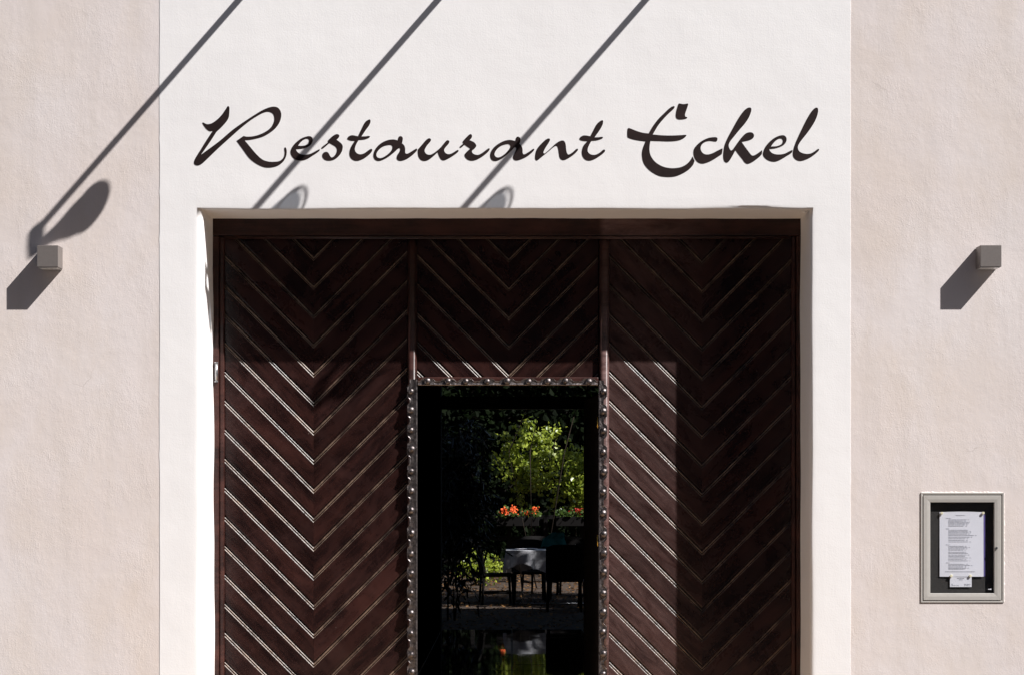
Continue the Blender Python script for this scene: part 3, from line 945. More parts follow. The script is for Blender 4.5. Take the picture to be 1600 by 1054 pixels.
def smooth_outline(pts, steps=6):
    n = len(pts)
    cor = [len(p) > 2 for p in pts]
    V2 = [Vector((p[0], p[1])) for p in pts]
    out = []
    for i in range(n):
        p1, p2 = V2[i], V2[(i + 1) % n]
        p0 = p1 if cor[i] else V2[i - 1]
        p3 = p2 if cor[(i + 1) % n] else V2[(i + 2) % n]
        # centripetal-like tangents, limited by the segment length
        seg = (p2 - p1).length
        t1 = Vector((0, 0)) if cor[i] else (p2 - p0)
        t2 = Vector((0, 0)) if cor[(i + 1) % n] else (p3 - p1)
        if t1.length > 0:
            t1 = t1.normalized() * seg
        else:
            t1 = (p2 - p1)
        if t2.length > 0:
            t2 = t2.normalized() * seg
        else:
            t2 = (p2 - p1)
        for k in range(steps):
            s = k / steps
            h1 = 2 * s**3 - 3 * s**2 + 1
            h2 = -2 * s**3 + 3 * s**2
            h3 = s**3 - 2 * s**2 + s
            h4 = s**3 - s**2
            out.append(p1 * h1 + p2 * h2 + t1 * h3 + t2 * h4)
    return out


sign = empty('sign_lettering', P(792, 275, -0.0018))
tag(sign, 'dark brown brush-script lettering reading Restaurant Eckel above the gate', 'sign lettering')
for x0, y0, sc, outs in GLYPHS:
    cu = bpy.data.curves.new('letter_outline', 'CURVE')
    cu.dimensions = '2D'
    cu.fill_mode = 'BOTH'
    cu.extrude = 0.0006
    for pts in outs:
        sm = smooth_outline(pts)
        sp = cu.splines.new('POLY')
        sp.points.add(len(sm) - 1)
        sp.use_cyclic_u = True
        for q, v in zip(sp.points, sm):
            w = P(x0 + v.x / sc, y0 + v.y / sc, -0.0024) - sign.location
            q.co = (w.x, w.z, 0, 1)
    tmp = bpy.data.objects.new('letter_tmp', cu)
    me = bpy.data.meshes.new_from_object(tmp)
    bpy.data.objects.remove(tmp)
    bpy.data.curves.remove(cu)
    me.transform(Matrix.Rotation(math.radians(90), 4, 'X'))
    me.materials.clear()
    link('letter', me, 'ink', sign, (0, -0.0006, 0))

# ------------------------------------------------------------------ cube wall lamps
def wall_lamp(px, py, label):
    w, h, d = 0.0975, 0.104, 0.100
    c = P(px, py, -d)
    t = empty('wall_lamp', (c.x, 0, c.z - h / 2))
    tag(t, label, 'wall lamp', 'cube wall lamps beside the portal')
    bm = bmesh.new()
    add_box(bm, -w / 2, w / 2, -d, -0.002, 0.004, h, 0.0012, 2)
    link('housing', mesh_from(bm, 'housing'), 'lampbody', t)
    bm = bmesh.new()
    add_box(bm, -w / 2 + 0.006, w / 2 - 0.006, -d + 0.006, -0.008, 0.0005, 0.0036)
    link('lens', mesh_from(bm, 'lens'), 'diffuser', t)
    return t


wall_lamp(74.3, 401, 'grey cube wall lamp on the rough wall left of the portal, under a spotlight shadow')
wall_lamp(1548.5, 400.8, 'grey cube wall lamp on the rough wall right of the portal')

# ------------------------------------------------------------------ arm spotlights above the sign (their shadows cross the wall)
def spotlight(i, label):
    L = 0.738
    jx = P(61 + (0, 311, 635.5)[i], 0).x - RAY.x / RAY.y * L
    jz = P(0, 357).z - RAY.z / RAY.y * L
    t = empty('sign_spotlight', (jx, -0.0018, jz))
    tag(t, label, 'spotlight', 'arm spotlights above the sign')
    bm = bmesh.new()
    add_tube(bm, [(0, 0, 0), (0, -0.018, 0)], 0.05, 24)
    link('wall_plate', mesh_from(bm, 'wall_plate'), 'spot', t)
    bm = bmesh.new()
    add_tube(bm, [(0, -0.018, 0), (0, -L + 0.01, 0)], 0.0145, 16)
    link('arm', mesh_from(bm, 'arm', True), 'spot', t)
    bm = bmesh.new()
    add_tube(bm, [(0, -L - 0.008, 0.016), (0, -L - 0.008, -0.03), (0, -L - 0.008, -0.088)], [0.020, 0.022, 0.020], 16)
    link('joint', mesh_from(bm, 'joint'), 'spot', t)
    th = math.radians((33.4, 39.5, 40.5)[i])
    a = Vector(((0, -0.01, -0.06)[i], math.cos(th), -math.sin(th))).normalized()
    o = Vector((0, -L - 0.005, -0.074))
    prof = [(0.0, 0.016), (0.03, 0.020), (0.06, 0.026), (0.09, 0.036), (0.105, 0.043)]
    bm = bmesh.new()
    add_tube(bm, [o + a * d for d, r in prof], [r for d, r in prof], 24, True)
    link('lamp_head', mesh_from(bm, 'lamp_head', True), 'spot', t)
    prof = [(0.1055, 0.0432), (0.125, 0.0515), (0.145, 0.057), (0.168, 0.0605)]
    bm = bmesh.new()
    add_tube(bm, [o + a * d for d, r in prof], [r for d, r in prof], 24, True)
    link('lamp_shade', mesh_from(bm, 'lamp_shade', True), 'frosted' if i else 'spot', t)
    # retaining ring in front of the glass
    bm = bmesh.new()
    e2 = a.cross(Vector((1, 0, 0))).normalized()
    e1 = e2.cross(a)
    c = o + a * (0.187 if i else 0.178)
    R_, r_ = 0.060, (0.005 if i else 0.0085)
    rows = []
    for k in range(32):
        ph = 2 * math.pi * k / 32
        dr = e1 * math.cos(ph) + e2 * math.sin(ph)
        rows.append([bm.verts.new(c + dr * (R_ + r_ * math.cos(q * math.pi / 3)) + a * (r_ * math.sin(q * math.pi / 3))) for q in range(6)])
    for k in range(32):
        for q in range(6):
            bm.faces.new((rows[k][q], rows[(k + 1) % 32][q], rows[(k + 1) % 32][(q + 1) % 6], rows[k][(q + 1) % 6]))
    ring = link('lamp_ring', mesh_from(bm, 'lamp_ring', True), 'spot', t)
    for k in range(3):
        ph = 2 * math.pi * (k / 3 + 0.08)
        dr = e1 * math.cos(ph) + e2 * math.sin(ph)
        bm = bmesh.new()
        add_tube(bm, [o + a * 0.166 + dr * 0.058, c + dr * 0.06], 0.004, 8)
        link('strut', mesh_from(bm, 'strut', True), 'spot', ring)
    return t


spotlight(0, 'grey arm spotlight whose whole shadow falls beside the left wall lamp')
spotlight(1, 'grey arm spotlight whose shadow crosses the first letters of the sign')
spotlight(2, 'grey arm spotlight whose shadow crosses the middle of the sign')

# ------------------------------------------------------------------ menu case
def px_box(px0, px1, py0, py1, ya, yb):
    a, b = P(px0, py1, 0), P(px1, py0, 0)
    return a.x, b.x, ya, yb, a.z, b.z


case = empty('menu_case', P(1503, 940, 0))
tag(case, 'recessed glazed menu display case with pale metal frame on the right wall', 'display case')


def rail_frame(px0, px1, py0, py1, wpx, yf, yb, name, bev):
    """four mitred rails"""
    a, b = P(px0, py1, 0), P(px1, py0, 0)
    x0, x1, z0, z1 = a.x, b.x, a.z, b.z
    w = wpx * 0.003
    prof = [(0.0, yb), (0.0, yf + bev), (bev, yf), (w * 0.55, yf), (w - bev, yf + bev * 1.2), (w, yf + bev * 2), (w, yb)]
    sides = (((x0, z0), (x1, z0), (1, 0), (0, 1)), ((x1, z0), (x1, z1), (0, 1), (-1, 0)), ((x1, z1), (x0, z1), (-1, 0), (0, -1)), ((x0, z1), (x0, z0), (0, -1), (1, 0)))
    for (sx, sz), (ex, ez), (dx, dz), (nx, nz) in sides:
        bm = bmesh.new()
        A, B = [], []
        for o, y in prof:
            A.append(bm.verts.new((sx + nx * o + dx * (o + 0.0002), y, sz + nz * o + dz * (o + 0.0002))))
            B.append(bm.verts.new((ex + nx * o - dx * (o + 0.0002), y, ez + nz * o - dz * (o + 0.0002))))
        n = len(prof)
        for i in range(n):
            bm.faces.new((A[i], A[(i + 1) % n], B[(i + 1) % n], B[i]))
        bm.faces.new(A[::-1])
        bm.faces.new(B)
        link(name, mesh_from(bm, name), 'alu', case, -case.location)


rail_frame(1438.6, 1568.6, 768.8, 940.4, 3.1, -0.0045, 0.03, 'casing_rail', 0.0008)
rail_frame(1442.3, 1564.0, 773.2, 936.8, 10.9, -0.007, 0.012, 'door_rail', 0.0014)
box('gap_seal', *px_box(1441, 1565, 772, 938, 0.024, 0.03), 'black', case)
box('back_panel', *px_box(1446, 1560, 777, 933, 0.018, 0.0235), 'felt', case)
box('glass_pane', *px_box(1452.5, 1553, 784, 926.5, -0.001, 0.001), 'glass', case)
bm = bmesh.new()
c = P(1557, 855.3, -0.0075) - case.location
add_tube(bm, [c, c + Vector((0, -0.003, 0))], 0.0058, 14)
lk = link('lock', mesh_from(bm, 'lock'), 'steel', case)
bm = bmesh.new()
add_tube(bm, [c + Vector((0, -0.0031, 0)), c + Vector((0, -0.0036, 0))], 0.0036, 10)
link('keyhole', mesh_from(bm, 'keyhole'), 'black', lk)
bm = bmesh.new()
for a, b, h in ((1543.6, 1545.0, 1.0), (1545.2, 1546.6, 1.2), (1546.9, 1548.9, 1.8)):
    x0, x1, y0, y1, z0, z1 = px_box(a, b, 919.6 - h / 2, 919.6 + h / 2, -0.0016, -0.0012)
    add_box(bm, x0, x1, y0, y1, z0, z1)
link('maker_mark', mesh_from(bm, 'maker_mark'), 'paper', case, -case.location)


def paper(name, px0, px1, py0, py1, y, lift, mat, label, cat, lines):
    t = empty(name, P((px0 + px1) / 2, py1, y))
    tag(t, label, cat)
    bm = bmesh.new()
    a, b = P(px0, py1, 0), P(px1, py0, 0)
    nx, nz = 12, 16

    def yy(u, v):
        return y - lift * (math.sin(math.pi * u) * 0.5 + 0.5) * (0.25 + 0.75 * (1 - v)) * (0.6 + 0.4 * math.cos(3 * v)) - lift * 0.5 * u * (1 - v)
    g = [[bm.verts.new((a.x + (b.x - a.x) * i / nx, yy(i / nx, j / nz), a.z + (b.z - a.z) * j / nz + (0.0028 * math.sin(math.pi * i / nx) if j == nz else 0) * (lift > 0.001))) for i in range(nx + 1)] for j in range(nz + 1)]
    for j in range(nz):
        for i in range(nx):
            bm.faces.new((g[j][i], g[j][i + 1], g[j + 1][i + 1], g[j + 1][i]))
    back = [[bm.verts.new(v.co + Vector((0, 0.0003, 0))) for v in row] for row in g]
    for j in range(nz):
        for i in range(nx):
            bm.faces.new((back[j][i], back[j + 1][i], back[j + 1][i + 1], back[j][i + 1]))
    link('sheet', mesh_from(bm, 'sheet'), mat, t, -t.location)
    if lines:
        bm = bmesh.new()
        rnd = random.Random(int(px0 * 7))
        for lx0, lx1, ly, hh in lines:
            x = lx0
            while x < lx1 - 0.4:
                wl = min(rnd.uniform(0.8, 4.2), lx1 - x)
                p, q = P(x, ly + hh / 2, 0), P(x + wl, ly - hh / 2, 0)
                u = (p.x - a.x) / (b.x - a.x)
                v = (p.z - a.z) / (b.z - a.z)
                yl = yy(u, v) - 0.0007
                add_box(bm, p.x, q.x, yl - 0.0001, yl + 0.0001, p.z, q.z)
                x += wl + rnd.uniform(0.5, 0.9)
        link('print', mesh_from(bm, 'print'), 'print', t, -t.location)
    return t


lines = [(1494.5, 1508.5, 804.3, 0.9), (1479, 1487, 808.8, 0.8)]
ly = 810.6
for blk, (hy, rows_) in enumerate(((None, (811, 812.9, 814.8, 816.9, 818.9, 821.0)), (825.3, (827.2, 829.2, 831.2, 833.3, 835.6, 838.2, 840.6, 843.2, 845.6)), (850.3, (852.4, 854.4, 856.4, 858.4, 861.6, 863.6, 866.2, 868.4, 870.6, 873.0, 875.2)), (878.5, (880.5, 882.5, 884.6, 886.6, 888.2)))):
    if hy:
        lines.append((1479, 1484.5, hy, 0.8))
    for r in rows_:
        lines.append((1483, 1506 + random.uniform(0, 11) + (8 if abs(r - 835.6) < 0.1 else 0), r, 0.75))
        if random.random() < 0.7:
            e = lines[-1][1]
            lines.append((e + 2.2, e + 4.2, r, 0.7))
lines.append((1477.5, 1524, 892.3, 0.8))
paper('coloured_sheet', 1500, 1540.6, 803, 899.8, 0.0172, 0.0, 'purple', 'purple sheet showing as a thin strip behind the menu', 'paper', None)
paper('menu_sheet', 1469.2, 1537.8, 799.3, 900.2, 0.0155, 0.0035, 'paper', 'white printed menu sheet pinned inside the display case', 'menu', lines)
paper('notice_card', 1485.2, 1519.2, 896.5, 916.3, 0.0125, 0.0, 'paper', 'small white card pinned below the menu sheet', 'card', [(1496.5, 1508.5, 902.6, 0.8), (1499.5, 1505, 904.8, 0.8), (1487.5, 1491, 912, 0.7), (1487.5, 1499, 914, 0.7), (1507.5, 1517.5, 912, 0.7), (1507.5, 1516, 914, 0.7)])
for px, py, yb, where in ((1472.3, 801, 0.013, 'upper left corner of the menu sheet'), (1537, 800.8, 0.013, 'upper right corner of the menu sheet'), (1487, 899, 0.011, 'left corner of the small card'), (1516.8, 899, 0.011, 'right corner of the small card')):
    p = P(px, py, 0)
    t = empty('push_pin', (p.x, yb, p.z))
    tag(t, 'cream push pin at the ' + where, 'push pin', 'push pins in the menu case')
    bm = bmesh.new()
    add_tube(bm, [(0, 0.006, 0), (0, 0.002, 0), (0, 0.001, 0), (0, -0.001, 0), (0, -0.002, 0), (0, -0.0045, 0), (0, -0.0055, 0)], [0.001, 0.001, 0.0052, 0.0044, 0.0064, 0.0064, 0.0052], 12)
    link('pin_body', mesh_from(bm, 'pin_body'), 'pin', t)

# crumbled plaster edge round the case
bm = bmesh.new()
n = 90
for (pa, pb) in (((1439.5, 769.5), (1567.5, 769.5)), ((1567.5, 769.5), (1567.5, 939.5))):
    A, B = P(*pa), P(*pb)
    prev = None
    for i in range(n + 1):
        t = i / n
        q = A.lerp(B, t)
        d = 0.002 + abs(wob(t * 30, pa[0], 0.006))
        out = Vector((0, 0, 1)) if pa[1] == pb[1] else Vector((1, 0, 0))
        v0 = bm.verts.new(q - out * 0.0005 + Vector((0, 0.002, 0)))
        v1 = bm.verts.new(q + out * d * 0.5 + Vector((0, -0.0015 - 0.4 * d, 0)))
        v2 = bm.verts.new(q + out * (d + 0.004) + Vector((0, 0.0006, 0)))
        if prev:
            bm.faces.new((prev[0], v0, v1, prev[1]))
            bm.faces.new((prev[1], v1, v2, prev[2]))
        prev = (v0, v1, v2)
link('plaster_lip', mesh_from(bm, 'plaster_lip'), 'rough', bld)

# ------------------------------------------------------------------ the garden behind
def leaf_cloud(name, mat, parent, pts, size, aspect=0.62, droop=0.3, face=None, face_w=0.0, seed=1, kind=None):
    """one mesh of folded leaf blades at the given points"""
    rnd = random.Random(seed)
    V, Fc = [], []
    for p in pts:
        d = Vector((rnd.gauss(0, 1), rnd.gauss(0, 1), rnd.gauss(0, 1) - droop)).normalized()
        nrm = Vector((rnd.gauss(0, 1), rnd.gauss(0, 1), rnd.gauss(0, 1)))
        if face is not None:
            nrm = nrm * (1 - face_w) + face * face_w * 2
        nrm = nrm - d * nrm.dot(d)
        if nrm.length < 1e-4:
            continue
        nrm.normalize()
        s = d.cross(nrm)
        L = size * rnd.uniform(0.6, 1.3)
        w = L * aspect * 0.5
        i = len(V)
        q = Vector(p)
        V += [q, q + d * L * 0.35 + s * w - nrm * w * 0.35, q + d * L * 0.75 + s * w * 0.75 - nrm * w * 0.3, q + d * L, q + d * L * 0.75 - s * w * 0.75 - nrm * w * 0.3, q + d * L * 0.35 - s * w - nrm * w * 0.35]
        Fc += [(i, i + 1, i + 2, i + 3), (i, i + 3, i + 4, i + 5)]
    me = bpy.data.meshes.new(name)
    me.from_pydata([tuple(v) for v in V], [], Fc)
    me.update()
    o = link(name, me, mat, parent)
    if kind:
        o['kind'] = kind
    return o


def clumps(n, centre, rad, nclump, cr, seed):
    rnd = random.Random(seed)
    cs = []
    for _ in range(nclump):
        while True:
            v = Vector((rnd.uniform(-1, 1), rnd.uniform(-1, 1), rnd.uniform(-1, 1)))
            if v.length < 1:
                break
        v = v * (0.55 + 0.45 * rnd.random())
        cs.append(Vector((v.x * rad[0], v.y * rad[1], v.z * rad[2])))
    out = []
    for k in range(n):
        c_ = cs[k % nclump]
        r = Vector((rnd.gauss(0, 1), rnd.gauss(0, 1), rnd.gauss(0, 1))) * cr
        out.append(Vector(centre) + c_ + r)
    return out


def limb(parent, pts, rads, name='trunk'):
    bm = bmesh.new()
    add_tube(bm, pts, rads, 9)
    return link(name, mesh_from(bm, name, True), 'bark', parent)


def tree(x, y, h, rad, n, nclump, label, seed, size=0.2, cr=0.42):
    t = empty('chestnut_tree', (x, y, -0.03))
    tag(t, label, 'tree', 'shade trees in the garden')
    rnd = random.Random(seed)
    limb(t, [(0, 0, 0), (0.05, 0.02, 1.2), (-0.04, 0.05, 2.6), (0.03, 0, h - rad[2] * 0.4)], [0.26, 0.2, 0.17, 0.09])
    for k in range(6):
        a = k * 1.05 + rnd.uniform(-0.3, 0.3)
        z0 = 2.4 + 0.35 * k
        e = Vector((math.cos(a) * rad[0] * 0.75, math.sin(a) * rad[1] * 0.75, h + rnd.uniform(-0.3, 0.5) * rad[2]))
        limb(t, [(0, 0, z0), (e.x * 0.4, e.y * 0.4, z0 + (e.z - z0) * 0.55), e], [0.09, 0.06, 0.02], 'limb')
    leaf_cloud('crown', 'leaf_tree', t, clumps(n, (0, 0, h), rad, nclump, cr, seed), size, 0.55, 0.5, seed=seed)
    return t


tree(5.6, 26.6, 7.6, (3.6, 3.6, 2.1), 1300, 16, 'leafy chestnut tree shading the hedge at the garden end', 16, 0.2, 0.22)
tree(6.7, 17.3, 7.3, (3.0, 3.0, 1.9), 6500, 120, 'leafy chestnut tree shading the tables near the house', 12, 0.2, 0.2)


tree(1.45, 16.6, 6.6, (2.6, 2.3, 1.5), 5200, 60, 'unseen leafy tree added close behind the house to block sky light', 15, 0.25)  # this tree and the next two are unseen, added to block the sky
tree(-2.5, 20.3, 7.2, (3.3, 3.6, 1.7), 6500, 70, 'unseen leafy tree added over the left of the garden tables to block sky light', 13, 0.27)
tree(-2.2, 27.0, 7.3, (3.2, 3.4, 1.7), 3600, 44, 'unseen leafy tree added over the far left garden corner to block sky light', 14, 0.27)


def bush(name, label, centre, rad, n, nclump, cr, mat, size, seed, aspect=0.62, stem_h=0.8, group=None, droop=0.3, cat='shrub', face_w=0.45):
    t = empty(name, (centre[0], centre[1], -0.03))
    tag(t, label, cat, group)
    c_ = (0, 0, centre[2] + 0.03)
    leaf_cloud('foliage', mat, t, clumps(n, c_, rad, nclump, cr, seed), size, aspect, droop, Vector((0.52, -0.55, 0.62)), face_w, seed)
    rnd = random.Random(seed + 5)
    for k in range(3):
        limb(t, [(rnd.uniform(-.1, .1), rnd.uniform(-.1, .1), 0), (rnd.uniform(-.3, .3) * rad[0], 0, c_[2] * 0.6), (rnd.uniform(-.6, .6) * rad[0], 0, c_[2] + rad[2] * 0.4)], [0.012, 0.009, 0.004], 'stem')
    return t


# sunlit big-leaved shrubs at the far end, dark ivy wall behind them
bush('vine_shrub', 'tall sunlit yellow-green shrub in the middle of the doorway view', (0.40, 30.4, 2.2), (0.85, 0.5, 1.05), 1700, 62, 0.075, 'leaf', 0.085, 21, 0.8, face_w=0.5, group='sunlit shrubs')
bush('vine_shrub', 'sunlit yellow-green shrub at the right edge of the doorway view', (1.3, 29.8, 1.85), (0.62, 0.5, 0.75), 1600, 46, 0.085, 'leaf', 0.085, 22, 0.8, face_w=0.5, group='sunlit shrubs')
bush('low_shrub', 'low yellow-green shrub on the ground left of the table legs', (-0.55, 25.6, 0.32), (0.35, 0.3, 0.28), 600, 16, 0.09, 'leaf', 0.07, 23)
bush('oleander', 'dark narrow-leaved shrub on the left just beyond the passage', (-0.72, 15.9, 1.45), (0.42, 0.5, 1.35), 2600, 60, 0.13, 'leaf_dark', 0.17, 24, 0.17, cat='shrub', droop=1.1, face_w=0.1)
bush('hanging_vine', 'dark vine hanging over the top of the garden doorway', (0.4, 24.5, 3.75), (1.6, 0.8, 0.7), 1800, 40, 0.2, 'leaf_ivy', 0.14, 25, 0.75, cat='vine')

gw = empty('garden_wall', (0.5, 33.0, -0.03))
tag(gw, 'ivy-covered dark wall closing the end of the garden', 'wall')
bm = bmesh.new()
add_box(bm, -12, 12, 0, 0.4, 0, 7.0)
link('masonry', mesh_from(bm, 'masonry'), 'gardenwall', gw)
rnd = random.Random(31)
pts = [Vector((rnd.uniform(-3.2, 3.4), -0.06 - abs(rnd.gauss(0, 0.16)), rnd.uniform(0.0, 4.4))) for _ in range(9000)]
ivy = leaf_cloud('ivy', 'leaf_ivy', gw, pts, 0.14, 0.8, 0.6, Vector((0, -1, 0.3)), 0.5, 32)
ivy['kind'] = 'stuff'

for wx, lab in ((-5.4, 'unseen dark side wall added along the left of the garden to cut sky light'), (11.6, 'unseen dark side wall added along the right of the garden to cut sky light')):  # unseen walls, added to keep side sky light off the gravel
    bm = bmesh.new()
    add_box(bm, -0.2, 0.2, 13.85, 32.95, 0, 4.6)
    add_box(bm, -0.26, 0.26, 13.85, 32.95, 4.602, 4.72)
    sw = link('garden_wall', mesh_from(bm, 'garden_wall'), 'gardenwall', None, (wx, 0, -0.03))
    tag(sw, lab, 'wall')

# fallen leaves
rnd = random.Random(41)
pts = []
for _ in range(5200):
    yy = rnd.uniform(13.9, 31)
    pts.append(Vector((rnd.uniform(-1.6, 2.2), yy, rnd.uniform(-0.028, -0.012))))
V, Fc = [], []
for p in pts:
    a = rnd.uniform(0, 6.28)
    L = rnd.uniform(0.03, 0.075)
    d = Vector((math.cos(a), math.sin(a), rnd.uniform(-0.1, 0.5))).normalized()
    s = Vector((-math.sin(a), math.cos(a), rnd.uniform(-0.3, 0.3)))
    i = len(V)
    V += [p, p + d * L * 0.5 + s * L * 0.35, p + d * L, p + d * L * 0.5 - s * L * 0.35]
    Fc += [(i, i + 1, i + 2), (i, i + 2, i + 3)]
me = bpy.data.meshes.new('fallen_leaves')
me.from_pydata([tuple(v) for v in V], [], Fc)
o = link('fallen_leaves', me, 'dead_leaf')
tag(o, 'brown fallen leaves scattered over the garden gravel', 'leaves', None, 'stuff')


# garden furniture
def chair_parts(t):
    parts = []
    bm = bmesh.new()
    add_box(bm, -0.24, 0.24, -0.22, 0.24, 0.40, 0.445, 0.012)
    parts.append(link('seat', mesh_from(bm, 'seat'), 'chair', t))
    bm = bmesh.new()
    prev = None
    n = 10
    for i in range(n + 1):
        u = -1 + 2 * i / n
        x = 0.25 * u
        yb = 0.22 - 0.05 * u * u
        top = 0.90 - 0.05 * u ** 4
        row = [bm.verts.new((x, yb, 0.42)), bm.verts.new((x, yb + 0.03, 0.66)), bm.verts.new((x, yb + 0.07, top)), bm.verts.new((x, yb + 0.095, top)), bm.verts.new((x, yb + 0.055, 0.66)), bm.verts.new((x, yb + 0.03, 0.42))]
        if prev:
            for k in range(6):
                bm.faces.new((prev[k], prev[(k + 1) % 6], row[(k + 1) % 6], row[k]))
        else:
            bm.faces.new(row)
        prev = row
    bm.faces.new(prev[::-1])
    parts.append(link('backrest', mesh_from(bm, 'backrest'), 'chair', t))
    for sx in (-1, 1):
        for sy in (-1, 1):
            bm = bmesh.new()
            add_tube(bm, [(0.21 * sx, 0.20 * sy, 0.41), (0.225 * sx, 0.225 * sy, 0.0)], [0.02, 0.016], 8)
            parts.append(link('leg', mesh_from(bm, 'leg', True), 'chair', t))
    for sx in (-1, 1):
        bm = bmesh.new()
        add_tube(bm, [(0.215 * sx, -0.21, 0.17), (0.215 * sx, 0.21, 0.17)], 0.012, 8)
        parts.append(link('stretcher', mesh_from(bm, 'stretcher', True), 'chair', t))
    return parts


GZ = -0.03
chair0 = empty('garden_chair', (0.70, 17.9, GZ))
chair0.rotation_euler = (0, 0, math.radians(180))
tag(chair0, 'dark chair with closed back in front of the table, at the right edge', 'chair', 'dark garden chairs')
cparts = chair_parts(chair0)
for x, y, rz, lab in ((-0.22, 19.55, 96, 'dark chair at the left end of the white table'),
                      (0.25, 20.5, 3, 'dark chair behind the left half of the white table'),
                      (0.78, 20.5, -4, 'dark chair behind the right half of the white table'),
                      (0.95, 22.3, 172, 'dark chair farther back on the right, behind the white table'),
                      (1.35, 21.8, 150, 'dark chair farthest to the right behind the white table'),
                      (1.22, 18.55, 120, 'dark chair turned sideways at the right end of the white table'),
                      (0.45, 22.9, 20, 'dark chair standing alone behind the table, below the orange flowers')):
    r = chair0.copy()
    COL.objects.link(r)
    r.location = (x, y, GZ)
    r.rotation_euler = (0, 0, math.radians(rz))
    r['label'] = lab
    for ch in cparts:
        q = ch.copy()
        COL.objects.link(q)
        q.parent = r

tb = empty('garden_table', (0.52, 19.6, GZ))
tag(tb, 'garden table with thin metal legs under a white cloth', 'table')
bm = bmesh.new()
add_box(bm, -0.58, 0.62, -0.38, 0.38, 0.745, 0.775, 0.004)
link('tabletop', mesh_from(bm, 'tabletop'), 'frame', tb)
for sx in (-0.42, 0.46):
    for sy in (-1, 1):
        bm = bmesh.new()
        add_tube(bm, [(sx, -0.30 * sy, 0.745), (sx + 0.06, 0.32 * sy, 0.01)], 0.011, 8)
        link('leg', mesh_from(bm, 'leg', True), 'steel', tb)
bm = bmesh.new()
add_tube(bm, [(-0.42, -0.32, 0.03), (0.52, -0.32, 0.03)], 0.008, 8)
link('foot_bar', mesh_from(bm, 'foot_bar', True), 'steel', tb)

# the cloth: flat top and hanging, folded sides
bm = bmesh.new()
x0, x1, y0, y1, zt = -0.60, 0.64, -0.40, 0.40, 0.779
loop = []
for i in range(40):
    loop.append((x0 + (x1 - x0) * i / 40, y0, 0, -1))
for i in range(26):
    loop.append((x1, y0 + (y1 - y0) * i / 26, 1, 0))
for i in range(40):
    loop.append((x1 - (x1 - x0) * i / 40, y1, 0, 1))
for i in range(26):
    loop.append((x0, y1 - (y1 - y0) * i / 26, -1, 0))
rings = []
nl = len(loop)
for lev in range(8):
    t = lev / 7
    ring_ = []
    for i, (x, y, nx_, ny_) in enumerate(loop):
        amp = 0.028 * t * math.sin(i * 0.75 + 0.8 * math.sin(i * 0.31)) + 0.02 * t
        hang = 0.29 + 0.03 * math.sin(i * 0.4)
        if ny_ < 0 and x < -0.25:
            hang -= 0.12 * math.exp(-((x + 0.42) / 0.16) ** 2)
        ring_.append(bm.verts.new((x + nx_ * (amp + 0.004), y + ny_ * (amp + 0.004), zt - hang * t)))
    rings.append(ring_)
for a, b in zip(rings, rings[1:]):
    for i in range(nl):
        bm.faces.new((a[i], a[(i + 1) % nl], b[(i + 1) % nl], b[i]))
bm.faces.new(rings[0])
me = mesh_from(bm, 'tablecloth', False)
o = link('tablecloth', me, 'cloth', None, (0.52, 19.6, GZ))
tag(o, 'white cloth hanging over the garden table seen through the doorway', 'tablecloth')

for x, y, lab in ((-0.02 + 0.15, 19.42, 'small white plate near the left end of the table'), (0.27, 19.5, 'small white plate in the middle of the table')):
    bm = bmesh.new()
    add_tube(bm, [(0, 0, 0), (0, 0, 0.006), (0, 0, 0.018), (0, 0, 0.02)], [0.045, 0.055, 0.095, 0.092], 20)
    o = link('plate', mesh_from(bm, 'plate', True), 'cloth', None, (x, y, GZ + 0.781))
    tag(o, lab, 'plate', 'plates on the garden table')
bm = bmesh.new()
a = [bm.verts.new(c) for c in ((-0.09, -0.06, 0), (0.09, -0.06, 0), (0.09, 0.06, 0), (-0.09, 0.06, 0), (-0.09, 0, 0.09), (0.09, 0, 0.09))]
for f in ((0, 1, 5, 4), (3, 4, 5, 2), (0, 4, 3), (1, 2, 5), (0, 3, 2, 1)):
    bm.faces.new([a[i] for i in f])
bmesh.ops.bevel(bm, geom=bm.edges[:], offset=0.006, segments=2, affect='EDGES')
o = link('folded_napkin', mesh_from(bm, 'folded_napkin'), 'cloth', None, (0.98, 19.35, GZ + 0.78))
tag(o, 'cream folded napkin standing at the right end of the table', 'napkin')

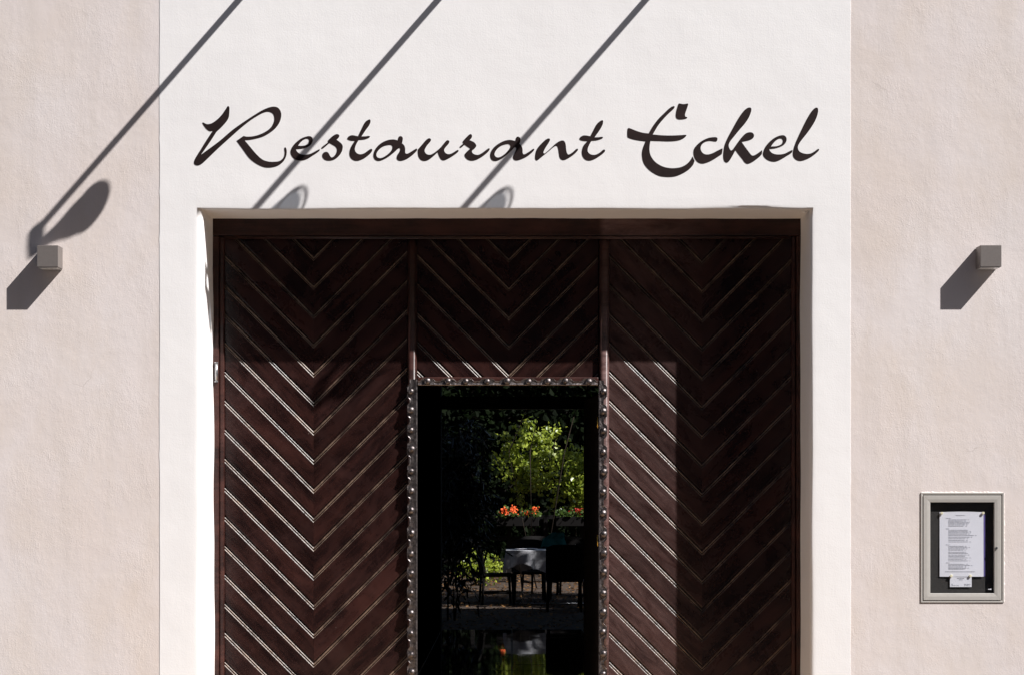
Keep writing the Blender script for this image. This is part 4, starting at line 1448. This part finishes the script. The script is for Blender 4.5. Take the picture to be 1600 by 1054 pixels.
# teal cloth over a chair back behind the table
bm = bmesh.new()
prev = None
n = 12
for i in range(n + 1):
    u = i / n
    x = -0.16 + 0.32 * u
    f = 0.012 * math.sin(u * 14)
    row = [bm.verts.new((x * 1.25, -0.13 + f, -0.17 + 0.02 * math.sin(u * 9))), bm.verts.new((x, -0.05 + f * 0.6, -0.04)), bm.verts.new((x * 0.55 + 0.07, -0.035, 0.052)), bm.verts.new((x * 0.55 + 0.07, 0.045, 0.052)), bm.verts.new((x, 0.06 - f, -0.05)), bm.verts.new((x * 1.2, 0.12 - f, -0.2))]
    if prev:
        for k in range(5):
            bm.faces.new((prev[k], prev[k + 1], row[k + 1], row[k]))
    prev = row
bmesh.ops.solidify(bm, geom=bm.faces[:], thickness=0.006)
o = link('teal_cloth', mesh_from(bm, 'teal_cloth'), 'teal', None, (0.62, 20.78, GZ + 0.95))
tag(o, 'teal cloth draped over a chair back behind the table', 'cloth')


# flower boxes on a dark rail fence behind the tables
fence = empty('rail_fence', (0.6, 26.8, GZ))
tag(fence, 'low dark rail fence carrying flower boxes behind the tables', 'fence')
for z in (0.35, 0.75, 1.12):
    bm = bmesh.new()
    add_box(bm, -2.6, 2.6, -0.03, 0.03, z, z + 0.07, 0.006)
    link('rail', mesh_from(bm, 'rail'), 'chair', fence)
for k in range(9):
    bm = bmesh.new()
    xk = -2.6 + k * 0.65
    add_box(bm, xk - 0.04, xk + 0.04, -0.035, 0.035, 0, 1.16, 0.006)
    link('post', mesh_from(bm, 'post'), 'chair', fence)


def flower_box(x, w, mat, lab, seed, dens):
    t = empty('flower_box', (x, 26.62, GZ + 1.0))
    tag(t, lab, 'flower box', 'flower boxes on the fence')
    bm = bmesh.new()
    add_box(bm, -w / 2, w / 2, -0.09, 0.09, 0.0, 0.17, 0.008)
    link('trough', mesh_from(bm, 'trough'), 'chair', t)
    rnd = random.Random(seed)
    pts = [Vector((rnd.uniform(-w / 2, w / 2), rnd.gauss(0, 0.07), 0.17 + abs(rnd.gauss(0, 0.06)))) for _ in range(260)]
    leaf_cloud('leaves', 'leaf_tree', t, pts, 0.06, 0.9, 0.0, Vector((0, -0.5, 0.8)), 0.5, seed)
    heads = [(rnd.uniform(-w / 2, w / 2), rnd.gauss(-0.05, 0.05), 0.26 + rnd.uniform(-0.05, 0.06)) for _ in range(int(w * dens))]
    pts = []
    for h in heads:
        for _ in range(28):
            pts.append(Vector(h) + Vector((rnd.gauss(0, 1), rnd.gauss(0, 1), rnd.gauss(0, 0.8))) * 0.028)
    leaf_cloud('blossoms', mat, t, pts, 0.03, 0.9, 0.0, Vector((0.2, -0.8, 0.6)), 0.5, seed + 1)
    return t


flower_box(0.10, 0.75, 'orange', 'flower box of orange blossoms in the doorway view', 51, 15)
flower_box(1.15, 0.75, 'red', 'flower box of red blossoms at the right of the doorway view', 52, 9)
